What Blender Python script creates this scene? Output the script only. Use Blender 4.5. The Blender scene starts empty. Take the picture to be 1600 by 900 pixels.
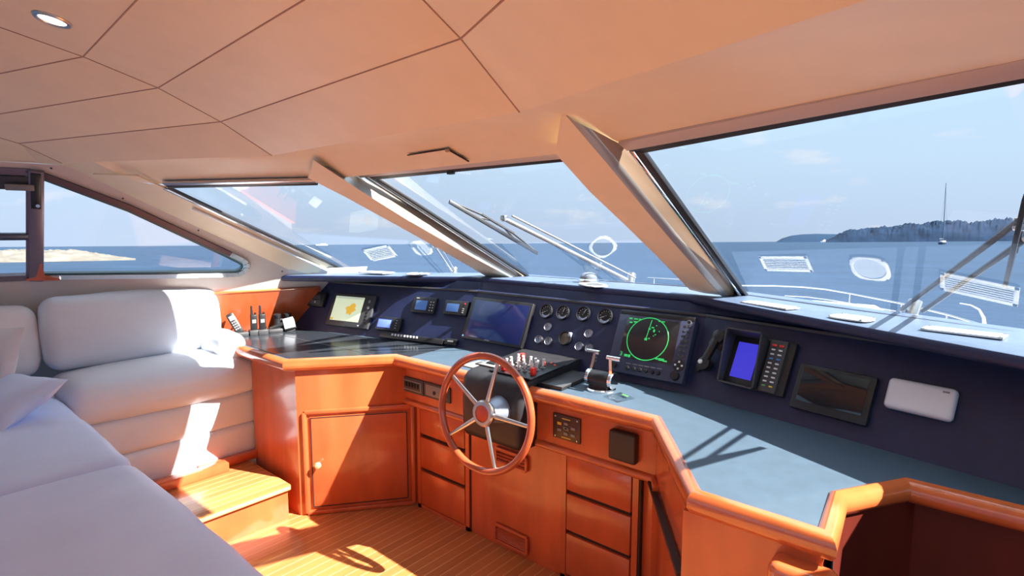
import bpy, bmesh, math, random
from mathutils import Vector, Matrix, noise
random.seed(4)
V = Vector
C = bpy.context.scene.collection
sc = bpy.context.scene

# ------------------------------------------------------------------ camera, sun, sky
FOCAL = 870.0
CAM_H = 1.45
PITCH = math.atan(94.5 / FOCAL)
ROLL = math.radians(-0.1)
YAW = math.radians(40.5)
EXPOSURE = 0.08
SUN_DIR = V((1.0, 0.385, 1.0)).normalized()
SUN_STRENGTH = 25.0
WORLD_STRENGTH = 1.1

fw0 = V((0, math.cos(PITCH), -math.sin(PITCH)))
r0 = V((1, 0, 0))
u0 = r0.cross(fw0)
right0 = r0 * math.cos(ROLL) - u0 * math.sin(ROLL)
up0 = r0 * math.sin(ROLL) + u0 * math.cos(ROLL)
RZ = Matrix.Rotation(YAW, 3, 'Z')
FW, RT, UP = RZ @ fw0, RZ @ right0, RZ @ up0
EYE = V((0, 0, CAM_H))

cam_data = bpy.data.cameras.new('camera')
cam_data.sensor_width = 36.0
cam_data.lens = 36.0 * FOCAL / 1600.0
cam_data.clip_start = 0.02
cam_data.clip_end = 60000
cam = bpy.data.objects.new('camera', cam_data)
C.objects.link(cam)
m3 = Matrix((RT, UP, -FW)).transposed()
cam.matrix_world = Matrix.Translation(EYE) @ m3.to_4x4()
sc.camera = cam

sc.view_settings.view_transform = 'Standard'
sc.view_settings.look = 'None'
sc.view_settings.gamma = 1.0
sc.view_settings.use_curve_mapping = False
sc.view_settings.exposure = EXPOSURE
sc.cycles.max_bounces = 12
sc.cycles.diffuse_bounces = 6
sc.cycles.transparent_max_bounces = 16
sc.cycles.caustics_reflective = False
sc.cycles.caustics_refractive = False

sun_data = bpy.data.lights.new('sun', 'SUN')
sun_data.energy = SUN_STRENGTH
sun_data.angle = math.radians(0.6)
sun_data.color = (1.0, 0.95, 0.86)
sun = bpy.data.objects.new('sun', sun_data)
C.objects.link(sun)
sun.rotation_euler = SUN_DIR.to_track_quat('Z', 'Y').to_euler()
sun.location = (6, 3, 9)


def build_world():
    w = bpy.data.worlds.new('sky')
    sc.world = w
    w.use_nodes = True
    nt = w.node_tree
    nt.nodes.clear()
    out = nt.nodes.new('ShaderNodeOutputWorld')
    bg = nt.nodes.new('ShaderNodeBackground')
    bg.inputs['Strength'].default_value = WORLD_STRENGTH
    tc = nt.nodes.new('ShaderNodeTexCoord')
    sep = nt.nodes.new('ShaderNodeSeparateXYZ')
    nt.links.new(tc.outputs['Generated'], sep.inputs[0])
    ramp = nt.nodes.new('ShaderNodeValToRGB')
    e = ramp.color_ramp.elements
    e[0].position = 0.0
    e[0].color = (0.54, 0.67, 0.86, 1)
    e[1].position = 1.0
    e[1].color = (1.40, 1.72, 2.05, 1)
    a = e.new(0.10); a.color = (0.56, 0.73, 0.91, 1)
    a = e.new(0.36); a.color = (0.53, 0.76, 0.97, 1)
    a = e.new(0.62); a.color = (1.30, 1.62, 1.92, 1)
    nt.links.new(sep.outputs['Z'], ramp.inputs[0])
    # a few soft low clouds, stretched along the horizon
    mp = nt.nodes.new('ShaderNodeMapping')
    mp.inputs['Scale'].default_value = (5.0, 5.0, 17.0)
    mp.inputs['Location'].default_value = (0.6, 1.9, 0.35)
    nt.links.new(tc.outputs['Generated'], mp.inputs[0])
    no = nt.nodes.new('ShaderNodeTexNoise')
    no.inputs['Scale'].default_value = 1.6
    no.inputs['Detail'].default_value = 5.0
    no.inputs['Roughness'].default_value = 0.5
    nt.links.new(mp.outputs[0], no.inputs['Vector'])
    cr = nt.nodes.new('ShaderNodeValToRGB')
    cr.color_ramp.elements[0].position = 0.60
    cr.color_ramp.elements[0].color = (0, 0, 0, 1)
    cr.color_ramp.elements[1].position = 0.78
    cr.color_ramp.elements[1].color = (0.75, 0.75, 0.75, 1)
    nt.links.new(no.outputs['Fac'], cr.inputs[0])
    mix = nt.nodes.new('ShaderNodeMixRGB')
    mix.inputs[2].default_value = (0.86, 0.86, 0.90, 1)
    nt.links.new(cr.outputs[0], mix.inputs[0])
    nt.links.new(ramp.outputs[0], mix.inputs[1])
    nt.links.new(mix.outputs[0], bg.inputs['Color'])
    nt.links.new(bg.outputs[0], out.inputs[0])


build_world()


# ------------------------------------------------------------------ sight lines: a pixel of the photo onto a real plane
def ray(px, py):
    return FW + RT * ((px - 800) / FOCAL) + UP * ((450 - py) / FOCAL)


def hp(px, py, p0, n):
    d = ray(px, py)
    t = (V(p0) - EYE).dot(n) / d.dot(n)
    return EYE + d * t


def hz(px, py, z): return hp(px, py, V((0, 0, z)), V((0, 0, 1)))
def hx(px, py, x): return hp(px, py, V((x, 0, 0)), V((1, 0, 0)))
def hy(px, py, y): return hp(px, py, V((0, y, 0)), V((0, 1, 0)))


def hv(px, py, P, deg):
    a = math.radians(deg)
    return hp(px, py, V(P), V((math.sin(a), -math.cos(a), 0)))


def plane3(a, b, c):
    n = (b - a).cross(c - a).normalized()
    if n.dot(EYE - a) < 0: n = -n
    return a.copy(), n


# ------------------------------------------------------------------ mesh helpers
class MB:
    def __init__(s):
        s.v = []; s.f = []

    def add(s, vs, fs):
        b = len(s.v)
        s.v += [V(p) for p in vs]
        s.f += [tuple(b + i for i in f) for f in fs]
        return s

    def box(s, c, d, R=None, bev=0.0):
        """box centred on c with full sizes d; bev chamfers the edges"""
        hxx, hyy, hzz = d[0] / 2, d[1] / 2, d[2] / 2
        b = min(bev, hxx * .98, hyy * .98, hzz * .98)
        bm = bmesh.new()
        bmesh.ops.create_cube(bm, size=1.0)
        for v in bm.verts: v.co = V((v.co.x * d[0], v.co.y * d[1], v.co.z * d[2]))
        if b > 0:
            bmesh.ops.bevel(bm, geom=list(bm.edges), offset=b, segments=2, profile=0.5, affect='EDGES')
        bm.verts.ensure_lookup_table()
        vs = [(R @ v.co if R else v.co) + V(c) for v in bm.verts]
        fs = [[v.index for v in f.verts] for f in bm.faces]
        bm.free()
        return s.add(vs, fs)

    def bar(s, a, b, w, h, n, bev=0.0):
        """bar from a to b; w across, h along the normal n"""
        a, b, n = V(a), V(b), V(n)
        x = (b - a); L = x.length; x.normalize()
        y = n.cross(x).normalized(); z = x.cross(y)
        R = Matrix((x, y, z)).transposed()
        return s.box((a + b) / 2, (L, w, h), R, bev)

    def prism(s, poly, ext):
        n = len(poly); ext = V(ext)
        vs = [V(p) for p in poly] + [V(p) + ext for p in poly]
        fs = [tuple(range(n)), tuple(range(2 * n - 1, n - 1, -1))]
        fs += [(i, (i + 1) % n, n + (i + 1) % n, n + i)[::-1] for i in range(n)]
        return s.add(vs, fs)

    def quad(s, a, b, c, d): return s.add([a, b, c, d], [(0, 1, 2, 3)])

    def loft(s, rows, close=False, caps=False):
        m = len(rows[0]); vs = [p for r in rows for p in r]; fs = []
        for i in range(len(rows) - 1):
            for j in range(m if close else m - 1):
                k = (j + 1) % m
                fs.append((i * m + j, i * m + k, (i + 1) * m + k, (i + 1) * m + j))
        if caps:
            fs.append(tuple(range(m))[::-1]); L = (len(rows) - 1) * m
            fs.append(tuple(range(L, L + m)))
        return s.add(vs, fs)

    def tube(s, pts, r, n=10, caps=True):
        pts = [V(p) for p in pts]; rows = []
        rr = r if isinstance(r, (list, tuple)) else [r] * len(pts)
        up = V((0, 0, 1))
        for i, p in enumerate(pts):
            t = (pts[min(i + 1, len(pts) - 1)] - pts[max(i - 1, 0)]).normalized()
            if abs(t.dot(up)) > .95: up = V((1, 0, 0)) if abs(t.x) < .9 else V((0, 1, 0))
            x = up.cross(t).normalized(); y = t.cross(x)
            rows.append([p + (x * math.cos(2 * math.pi * k / n) + y * math.sin(2 * math.pi * k / n)) * rr[i] for k in range(n)])
        return s.loft(rows, True, caps)

    def lathe(s, prof, o=(0, 0, 0), ax=(0, 0, 1), n=24, sx=1.0):
        """prof: (radius, height) along ax"""
        ax = V(ax).normalized(); o = V(o)
        h = V((1, 0, 0)) if abs(ax.x) < .8 else V((0, 1, 0))
        x = (h - ax * h.dot(ax)).normalized(); y = ax.cross(x)
        rows = [[o + ax * z + (x * math.cos(2 * math.pi * k / n) * sx + y * math.sin(2 * math.pi * k / n)) * max(r, 1e-5) for k in range(n)] for r, z in prof]
        return s.loft(rows, True, False)

    def torus(s, c, R, r, ax, n=64, m=12):
        ax = V(ax).normalized(); c = V(c)
        h = V((1, 0, 0)) if abs(ax.x) < .8 else V((0, 1, 0))
        x = (h - ax * h.dot(ax)).normalized(); y = ax.cross(x); rows = []
        for i in range(n + 1):
            a = 2 * math.pi * i / n; d = x * math.cos(a) + y * math.sin(a)
            rows.append([c + d * (R + r * math.cos(2 * math.pi * j / m)) + ax * r * math.sin(2 * math.pi * j / m) for j in range(m)])
        return s.loft(rows, True, False)

    def build(s, name, mat, parent=None, smooth=40, recalc=True, subdiv=0):
        me = bpy.data.meshes.new(name)
        me.from_pydata([tuple(p) for p in s.v], [], s.f)
        bm = bmesh.new(); bm.from_mesh(me)
        bmesh.ops.remove_doubles(bm, verts=bm.verts, dist=1e-6)
        if recalc: bmesh.ops.recalc_face_normals(bm, faces=bm.faces)
        bm.to_mesh(me); bm.free()
        me.shade_smooth()
        if smooth is not None: me.set_sharp_from_angle(angle=math.radians(smooth))
        o = bpy.data.objects.new(name, me); C.objects.link(o)
        if mat: me.materials.append(mat)
        if parent: o.parent = parent
        return o


def rounded(half, r, n=10, crown=(0, 0, 0), wob=0.0, seed=0, R=None, o=(0, 0, 0)):
    """a soft box: rounded edges, bulging faces and a little unevenness"""
    def ts(h, rad):
        inner = max(h - rad, h * .05)
        a = [-1 + (1 - inner / h) * (1 - math.cos(math.pi / 2 * k / 4)) for k in range(4)]
        b = [-inner / h + 2 * inner / h * k / n for k in range(n + 1)]
        return a + b + [-x for x in a[::-1]]
    tt = [ts(half[i], r) for i in range(3)]
    mb = MB(); o = V(o)
    def f(p):
        q = V([p[i] * half[i] for i in range(3)])
        core = V([max(-(half[i] - r), min(half[i] - r, q[i])) for i in range(3)])
        d = q - core
        if d.length > 1e-9: q = core + d.normalized() * r * (max(abs(d[0]), abs(d[1]), abs(d[2])) / r)
        k = [1 - (q[i] / half[i]) ** 2 for i in range(3)]
        q += V((crown[0] * k[1] * k[2] * p[0], crown[1] * k[0] * k[2] * p[1], crown[2] * k[0] * k[1] * p[2]))
        if wob:
            nv = noise.noise_vector(q * 6 + V((seed, seed * 2.3, 0))) * wob + noise.noise_vector(q * 17 + V((seed, 0, seed))) * wob * .3
            q += nv
        if R: q = R @ q
        return q + o
    for ax in range(3):
        a, b = (ax + 1) % 3, (ax + 2) % 3
        for sg in (-1, 1):
            rows = []
            for u in tt[a]:
                row = []
                for w in tt[b]:
                    p = [0, 0, 0]; p[ax] = sg; p[a] = u; p[b] = w
                    row.append(f(p))
                rows.append(row)
            mb.loft(rows)
    # weld the six sides
    me = bpy.data.meshes.new('weld'); me.from_pydata([tuple(p) for p in mb.v], [], mb.f)
    bm = bmesh.new(); bm.from_mesh(me); bmesh.ops.remove_doubles(bm, verts=bm.verts, dist=2e-4)
    out = MB(); bm.verts.ensure_lookup_table()
    out.v = [v.co.copy() for v in bm.verts]; out.f = [tuple(v.index for v in fc.verts) for fc in bm.faces]
    bm.free(); bpy.data.meshes.remove(me)
    return out


def cast(px, py, o):
    """where the sight line of a pixel meets a built surface"""
    from mathutils.bvhtree import BVHTree
    me = o.data; t = BVHTree.FromPolygons([v.co.copy() for v in me.vertices], [tuple(p.vertices) for p in me.polygons])
    d = ray(px, py).normalized()
    p, n, i, _ = t.ray_cast(EYE, d)
    if n.dot(d) > 0: n = -n
    return p, n


# ------------------------------------------------------------------ naming helpers
def tag(o, label=None, cat=None, group=None, kind=None):
    if label: o['label'] = label
    if cat: o['category'] = cat
    if group: o['group'] = group
    if kind: o['kind'] = kind
    return o


def empty(name, loc=(0, 0, 0), R=None):
    o = bpy.data.objects.new(name, None); C.objects.link(o)
    o.empty_display_size = .05
    M = Matrix.Translation(V(loc))
    if R: M = M @ R.to_4x4()
    o.matrix_world = M
    return o


def thing(name, label, cat, loc=(0, 0, 0), R=None, group=None):
    return tag(empty(name, loc, R), label, cat, group)


def struct(o): o['kind'] = 'structure'; return o


def copy_thing(o):
    c = o.copy(); C.objects.link(c)
    for ch in list(o.children):
        d = ch.copy(); C.objects.link(d); d.parent = c
        for g in list(ch.children):
            k = g.copy(); C.objects.link(k); k.parent = d
    return c


# ------------------------------------------------------------------ materials
def mat(name, col, rough=.5, metal=0.0, coat=0.0, spec=.5, emit=None, es=0.0, trans=0.0):
    m = bpy.data.materials.new(name); m.use_nodes = True
    p = m.node_tree.nodes['Principled BSDF']
    p.inputs['Base Color'].default_value = (*col, 1)
    p.inputs['Roughness'].default_value = rough
    p.inputs['Metallic'].default_value = metal
    p.inputs['Coat Weight'].default_value = coat
    p.inputs['Coat Roughness'].default_value = .08
    p.inputs['Specular IOR Level'].default_value = spec
    if emit:
        p.inputs['Emission Color'].default_value = (*emit, 1)
        p.inputs['Emission Strength'].default_value = es
    if trans: p.inputs['Transmission Weight'].default_value = trans
    return m


def noisy(m, scale=(1, 1, 1), nscale=6.0, detail=4, lo=.85, hi=1.12, bump=0.0, bscale=None, coord='Object'):
    """multiplies the base colour by stretched noise, adds a fine bump"""
    nt = m.node_tree; p = nt.nodes['Principled BSDF']
    col = list(p.inputs['Base Color'].default_value)
    tc = nt.nodes.new('ShaderNodeTexCoord'); mp = nt.nodes.new('ShaderNodeMapping')
    mp.inputs['Scale'].default_value = scale
    nt.links.new(tc.outputs[coord], mp.inputs[0])
    no = nt.nodes.new('ShaderNodeTexNoise'); no.inputs['Scale'].default_value = nscale; no.inputs['Detail'].default_value = detail
    nt.links.new(mp.outputs[0], no.inputs['Vector'])
    r = nt.nodes.new('ShaderNodeValToRGB')
    r.color_ramp.elements[0].position = .3; r.color_ramp.elements[1].position = .7
    r.color_ramp.elements[0].color = (*[c * lo for c in col[:3]], 1)
    r.color_ramp.elements[1].color = (*[min(1, c * hi) for c in col[:3]], 1)
    nt.links.new(no.outputs['Fac'], r.inputs[0]); nt.links.new(r.outputs[0], p.inputs['Base Color'])
    if bump:
        b = nt.nodes.new('ShaderNodeBump'); b.inputs['Strength'].default_value = bump; b.inputs['Distance'].default_value = .004
        n2 = nt.nodes.new('ShaderNodeTexNoise'); n2.inputs['Scale'].default_value = bscale or nscale * 8; n2.inputs['Detail'].default_value = 3
        nt.links.new(tc.outputs[coord], n2.inputs['Vector'])
        nt.links.new(n2.outputs['Fac'], b.inputs['Height']); nt.links.new(b.outputs[0], p.inputs['Normal'])
    return m


def plank_material(name, col, line, pitch, axis, rough=.3, coat=.3, width=.09):
    m = mat(name, col, rough, coat=coat)
    nt = m.node_tree; p = nt.nodes['Principled BSDF']
    tc = nt.nodes.new('ShaderNodeTexCoord'); sep = nt.nodes.new('ShaderNodeSeparateXYZ')
    nt.links.new(tc.outputs['Object'], sep.inputs[0])
    def mth(op, a, b=None):
        n = nt.nodes.new('ShaderNodeMath'); n.operation = op
        for i, x in enumerate((a, b)):
            if x is None: continue
            if isinstance(x, (int, float)): n.inputs[i].default_value = x
            else: nt.links.new(x, n.inputs[i])
        return n.outputs[0]
    s = mth('DIVIDE', sep.outputs[axis], pitch)
    fr = mth('FRACT', s); idx = mth('FLOOR', s)
    ln = mth('LESS_THAN', fr, width)
    wn = nt.nodes.new('ShaderNodeTexWhiteNoise'); wn.noise_dimensions = '1D'; nt.links.new(idx, wn.inputs['W'])
    mp = nt.nodes.new('ShaderNodeMapping'); mp.inputs['Scale'].default_value = (60, 3, 1) if axis == 'X' else (3, 60, 1)
    nt.links.new(tc.outputs['Object'], mp.inputs[0])
    no = nt.nodes.new('ShaderNodeTexNoise'); no.inputs['Scale'].default_value = 1.0; no.inputs['Detail'].default_value = 4
    nt.links.new(mp.outputs[0], no.inputs['Vector'])
    k = mth('ADD', mth('MULTIPLY', wn.outputs['Value'], .22), mth('MULTIPLY', no.outputs['Fac'], .45))
    k = mth('ADD', k, .66)
    vm = nt.nodes.new('ShaderNodeVectorMath'); vm.operation = 'SCALE'; vm.inputs[0].default_value = col
    nt.links.new(k, vm.inputs['Scale'])
    mx = nt.nodes.new('ShaderNodeMixRGB'); nt.links.new(ln, mx.inputs[0]); nt.links.new(vm.outputs[0], mx.inputs[1])
    mx.inputs[2].default_value = (*line, 1)
    nt.links.new(mx.outputs[0], p.inputs['Base Color'])
    return m


def glass_material(name, tint=(1, 1, 1), ior=1.5):
    m = bpy.data.materials.new(name); m.use_nodes = True; nt = m.node_tree; nt.nodes.clear()
    out = nt.nodes.new('ShaderNodeOutputMaterial'); mx = nt.nodes.new('ShaderNodeMixShader')
    tr = nt.nodes.new('ShaderNodeBsdfTransparent'); tr.inputs[0].default_value = (*tint, 1)
    gl = nt.nodes.new('ShaderNodeBsdfGlossy'); gl.inputs['Roughness'].default_value = 0.0
    lw = nt.nodes.new('ShaderNodeLayerWeight')           # Schlick: 0.04 + 0.96 (1 - cos)^5, the same from both sides
    pw = nt.nodes.new('ShaderNodeMath'); pw.operation = 'POWER'; pw.inputs[1].default_value = 5.0
    lw.inputs['Blend'].default_value = 0.5
    nt.links.new(lw.outputs['Facing'], pw.inputs[0])
    ma = nt.nodes.new('ShaderNodeMath'); ma.operation = 'MULTIPLY_ADD'; ma.inputs[1].default_value = 1.0; ma.inputs[2].default_value = .055; ma.use_clamp = True
    nt.links.new(pw.outputs[0], ma.inputs[0])
    nt.links.new(ma.outputs[0], mx.inputs[0]); nt.links.new(tr.outputs[0], mx.inputs[1]); nt.links.new(gl.outputs[0], mx.inputs[2])
    nt.links.new(mx.outputs[0], out.inputs[0])
    return m


WOOD_COL = (.54, .105, .034)
M = {}
M['wood'] = noisy(mat('cherry wood', WOOD_COL, .24, coat=.35), (3, 3, .8), 3.0, 5, .80, 1.15)
M['wood_trim'] = noisy(mat('varnished trim', (.54, .122, .036), .16, coat=.7), (2, 2, 2), 4.0, 5, .8, 1.15)
M['wood_rim'] = noisy(mat('varnished wheel wood', (.44, .080, .028), .18, coat=.7), (2, 2, 2), 4.0, 5, .8, 1.15)
M['head_trim'] = mat('satin grey trim', (.55, .51, .50), .4)
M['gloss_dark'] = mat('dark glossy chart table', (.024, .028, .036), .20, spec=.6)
M['cone'] = mat('blue grey satin', (.30, .34, .42), .35, metal=.4)
M['tan'] = mat('shaded reveal vinyl', (.40, .28, .19), .5)  # pillar vinyl darkened in its colour to stand for shade on the reveals
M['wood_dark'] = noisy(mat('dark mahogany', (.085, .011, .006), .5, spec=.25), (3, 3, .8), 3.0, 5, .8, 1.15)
M['groove'] = mat('dark gap', (.03, .008, .004), .7)
M['floor'] = plank_material('teak planks', (.43, .165, .052), (.62, .35, .16), .05, 'X')
M['tread'] = plank_material('teak tread', (.45, .175, .056), (.64, .37, .18), .05, 'X')
M['vinyl'] = noisy(mat('cream headliner', (.90, .79, .56), .5), (1, 1, 1), 9, 4, .97, 1.02, .05, 300)
M['vinyl_seam'] = mat('headliner seam', (.46, .31, .22), .8)
M['wall'] = noisy(mat('cream wall', (.70, .64, .58), .5), (1, 1, 1), 9, 4, .97, 1.02, .04, 250)
M['navy'] = noisy(mat('dash navy vinyl', (.011, .017, .062), .45), (1, 1, 1), 30, 3, .85, 1.15, .06, 500)
M['counter'] = noisy(mat('grey blue worktop', (.054, .085, .120), .48), (1, 1, 1), 22, 4, .93, 1.07, .04, 300)
M['shelf_top'] = noisy(mat('dash shelf vinyl', (.085, .12, .19), .4), (1, 1, 1), 25, 3, .9, 1.1, .04, 400)
M['black'] = mat('black plastic', (.012, .012, .014), .4)
M['black_soft'] = noisy(mat('black leather', (.020, .019, .022), .45), (1, 1, 1), 25, 3, .8, 1.2, .1, 300)
M['dark_grey'] = mat('dark grey plastic', (.05, .05, .055), .45)
M['mid_grey'] = mat('grey plastic', (.22, .22, .22), .4)
M['white'] = mat('white plastic', (.78, .77, .76), .4)
M['offwhite_mark'] = mat('white marking', (.7, .7, .7), .5)
M['chrome'] = mat('chrome', (.82, .82, .84), .08, metal=1)
M['steel'] = mat('brushed steel', (.62, .61, .60), .28, metal=1)
M['alu'] = mat('satin grey strip', (.46, .44, .41), .35, metal=.3)
M['brass'] = mat('brass', (.85, .72, .42), .3, metal=.6)
M['rubber'] = mat('black rubber gasket', (.012, .014, .020), .45)
M['fabric'] = noisy(mat('white upholstery', (.66, .70, .77), .75), (1, 1, 1), 5, 4, .96, 1.03, .12, 160)
M['fabric_grey'] = noisy(mat('pale grey upholstery', (.72, .72, .74), .75), (1, 1, 1), 5, 4, .96, 1.03, .12, 160)
M['leather_white'] = noisy(mat('pale blue leather', (.60, .70, .94), .5), (1, 1, 1), 5, 4, .96, 1.04, .06, 90)
M['red'] = mat('red plastic', (.75, .04, .03), .35)
M['red_wood'] = mat('red wood boss', (.55, .07, .025), .25, coat=.5)
M['orange_lamp'] = mat('orange lamp', (.8, .12, .02), .35)
M['blue_key'] = mat('blue key', (.05, .25, .55), .4)
M['green_key'] = mat('green key', (.10, .35, .08), .4)
M['yellow_key'] = mat('yellow key', (.7, .5, .05), .4)
M['dial'] = mat('black dial', (.01, .01, .012), .3)
M['dial_pale'] = noisy(mat('pale dial', (.42, .46, .60), .35), (1, 1, 1), 120, 3, .6, 1.25)
M['glass'] = glass_material('window glass', (.97, .985, 1.0))
M['screen_off'] = mat('dark glass screen', (.008, .009, .014), .06, spec=.6)
M['screen_blue_dark'] = mat('dark blue screen', (.008, .012, .05), .12, emit=(.003, .008, .055), es=1.0)
M['screen_blue'] = mat('bright blue screen', (.02, .02, .10), .15, emit=(.035, .035, .56), es=1.0)
M['screen_small'] = mat('pale lcd', (.1, .15, .3), .2, emit=(.20, .32, .72), es=.9)
M['screen_lcd'] = mat('dim lcd', (.03, .06, .14), .2, emit=(.04, .10, .28), es=.8)
M['chart'] = mat('chart water', (.3, .34, .25), .2, emit=(.56, .62, .44), es=.95)
M['chart_land'] = mat('chart land', (.4, .25, .03), .25, emit=(.62, .36, .04), es=.95)
M['chart_bar'] = mat('chart bar', (.3, .34, .25), .25, emit=(.36, .42, .33), es=.95)
M['radar_green'] = mat('radar green', (.01, .2, .04), .3, emit=(.03, .50, .12), es=1.0)
M['lamp'] = mat('lamp lens', (.9, .88, .8), .3, emit=(1.0, .93, .78), es=4.0)
M['rock'] = noisy(mat('pale rock', (.135, .12, .10), .9), (.25, .25, 1.2), 1.0, 6, .55, 1.15)
M['hill'] = noisy(mat('hazy wooded hill', (.006, .017, .040), .95, spec=.1), (.02, .02, .03), 1.0, 6, .7, 1.5)  # blue of the distance haze is mixed into the base colour
M['hill_far'] = mat('hazy headland', (.012, .030, .062), .95, spec=.1)  # paler blue, more distance haze in the base colour
M['building'] = mat('hazy building', (.30, .27, .28), .8)
M['boat_white'] = mat('white boat', (.75, .75, .74), .5)
M['boat_navy'] = mat('dark hull', (.05, .08, .14), .5)
M['foam'] = mat('foam', (.75, .8, .85), .8)
M['deck'] = mat('white deck', (.55, .57, .60), .6)


def sea_material():
    m = mat('sea', (.035, .115, .225), .4, spec=.16)
    nt = m.node_tree; p = nt.nodes['Principled BSDF']
    tc = nt.nodes.new('ShaderNodeTexCoord'); mp = nt.nodes.new('ShaderNodeMapping')
    mp.inputs['Rotation'].default_value = (0, 0, math.radians(35)); mp.inputs['Scale'].default_value = (.35, 1.1, 1)
    nt.links.new(tc.outputs['Object'], mp.inputs[0])
    n1 = nt.nodes.new('ShaderNodeTexNoise'); n1.inputs['Scale'].default_value = .9; n1.inputs['Detail'].default_value = 6; n1.inputs['Roughness'].default_value = .62
    nt.links.new(mp.outputs[0], n1.inputs['Vector'])
    b = nt.nodes.new('ShaderNodeBump'); b.inputs['Strength'].default_value = .55; b.inputs['Distance'].default_value = .35
    nt.links.new(n1.outputs['Fac'], b.inputs['Height']); nt.links.new(b.outputs[0], p.inputs['Normal'])
    n2 = nt.nodes.new('ShaderNodeTexNoise'); n2.inputs['Scale'].default_value = .12; n2.inputs['Detail'].default_value = 7
    nt.links.new(mp.outputs[0], n2.inputs['Vector'])
    r = nt.nodes.new('ShaderNodeValToRGB')
    r.color_ramp.elements[0].position = .3; r.color_ramp.elements[0].color = (.002, .015, .042, 1)
    r.color_ramp.elements[1].position = .7; r.color_ramp.elements[1].color = (.008, .031, .074, 1)
    nt.links.new(n2.outputs['Fac'], r.inputs[0]); nt.links.new(r.outputs[0], p.inputs['Base Color'])
    return m


M['sea'] = sea_material()

# ------------------------------------------------------------------ the main planes of the wheelhouse
XC = -1.555                       # centreline
H1 = .80                          # worktop height
# windscreen panes
S0, S0b = hz(548, 425, 1.152), hz(730, 426, 1.17)
S1, S1b = hz(832, 431.5, 1.17), hz(1060, 447, 1.17)
S2, S3 = hz(1169, 460.5, 1.17), hz(1600, 519, 1.16)
GL = plane3(S0, S0b, hz(490, 283, 1.648))
GC = plane3(S1, S1b, hz(575, 275, 1.672))
GR = plane3(S2, S3, hz(985, 228, 1.672))
# port side wall, leaning inboard
W_D = V((.242, .970, 0)).normalized()
W_H = V((.970, -.242, 0)).normalized()
W_U = (W_H * .47 + V((0, 0, 1))).normalized()
W_N = W_D.cross(W_U).normalized()
if W_N.dot(W_H) < 0: W_N = -W_N
W_P = V((-3.49, 1.6, .8))
def hw(px, py, off=0.0): return hp(px, py, W_P + W_N * off, W_N)
def on_wall(y, z, off=0.0):
    u = (z - W_P.z) / W_U.z
    p = W_P + W_U * u
    return p + W_D * ((y - p.y) / W_D.y) + W_N * off


# ------------------------------------------------------------------ floor, step
fl = MB().box((-1.88, -.3, -.02), (3.35, 4.6, .04)).build('floor', M['floor']); struct(fl)

st = thing('wooden_step', 'orange teak step with pale seams in front of the white sofa', 'step', (-2.8, .6, 0))
o = MB().box((-.0, -.35, .165), (.50, 2.1, .03), bev=.006).build('tread', M['tread'], st)
o = MB().box((-.005, -.35, .075), (.47, 2.08, .15)).build('riser', M['wood'], st)
o = MB().box((-.165, -.46, .204), (.06, 2.05, .048), bev=.004).box((-.22, .60, .20), (.05, .30, .04), bev=.004).build('skirting_board', M['wood'], st)

# ------------------------------------------------------------------ ceiling
L0, L1, L2, LF = V((-2.24, .514, 1.99)), V((-2.24, .722, 1.932)), V((-2.24, .926, 1.846)), hv(425, 243, (-2.2, 1.10, 1.739), 29)
R0_, R1_, R2_, RF = V((-.87, .445, 1.995)), V((-.87, .65, 1.938)), hv(720, 60, (-.87, .857, 1.843), -29), hv(812, 175, (-.88, 1.06, 1.733), -29)
Lm, Rm = V((-2.24, .29, 2.035)), V((-.87, .23, 2.037))
def aft(p, y, z): return V((p.x, y, z))
rowsC = [[aft(Lm, -2.6, 2.11), aft(Rm, -2.6, 2.11)], [aft(Lm, -.6, 2.10), aft(Rm, -.6, 2.10)], [aft(Lm, .05, 2.068), aft(Rm, .02, 2.068)], [Lm, Rm], [L0, R0_], [L1, R1_], [L2, R2_], [LF, RF]]
PL0 = V((-3.03, .077, 1.897)); PL1 = V((-3.07, .26, 1.847)); PL2 = V((-3.074, .464, 1.792)); PLF = hv(97, 255, (-2.2, 1.10, 1.739), 29)
PLm = V((-3.0, -.12, 1.93))
def mir(p): return V((2 * XC - p.x + .35, p.y, p.z))
SR1 = R2_ + (hv(810, 0, (-.87, .857, 1.843), -29) - R2_) * 3.3
FRq = hv(1200, 50, (-.88, 1.06, 1.733), -29)
FR1 = RF + (FRq - RF) * 1.1
FR2 = RF + (FRq - RF) * 1.75
outR = [V((.12, -2.6, 1.98)), V((.12, -.6, 1.97)), V((.12, -.15, 1.95)), V((.12, -.12, 1.93)), V((.12, .05, 1.885)), V((.12, .2, 1.83)), SR1, FR2]
outR[6].z = 1.77
outL = [V((-3.05, -2.6, 1.98)), V((-3.05, -.6, 1.97)), V((-3.0, -.3, 1.95)), PLm, PL0, PL1, PL2, PLF]
ce = MB()
for i in range(len(rowsC) - 1):
    a, b = rowsC[i], rowsC[i + 1]
    ce.loft([[outL[i], a[0], a[1], outR[i]], [outL[i + 1], b[0], b[1], outR[i + 1]]])
# port strip from the outer seam down to the window wall
wt = [on_wall(-2.6, 1.73), on_wall(-.6, 1.73), on_wall(-.3, 1.73), on_wall(0, 1.735), on_wall(.2, 1.735), on_wall(.4, 1.735), on_wall(.56, 1.735), hw(100, 258)]
ce.loft([outL, wt])
# starboard strip out to the starboard side
ce.loft([outR, [V((.62, p.y, p.z - .15)) for p in outR]])
ceiling = ce.build('ceiling', M['vinyl'], smooth=3); struct(ceiling)


def seam(a, b, n=V((0, 0, -1)), w=.0032):
    a, b = V(a), V(b)
    return MB().bar(a + n * .0005, b + n * .0005, w, .003, n).build('seam', M['vinyl_seam'], ceiling)


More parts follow.
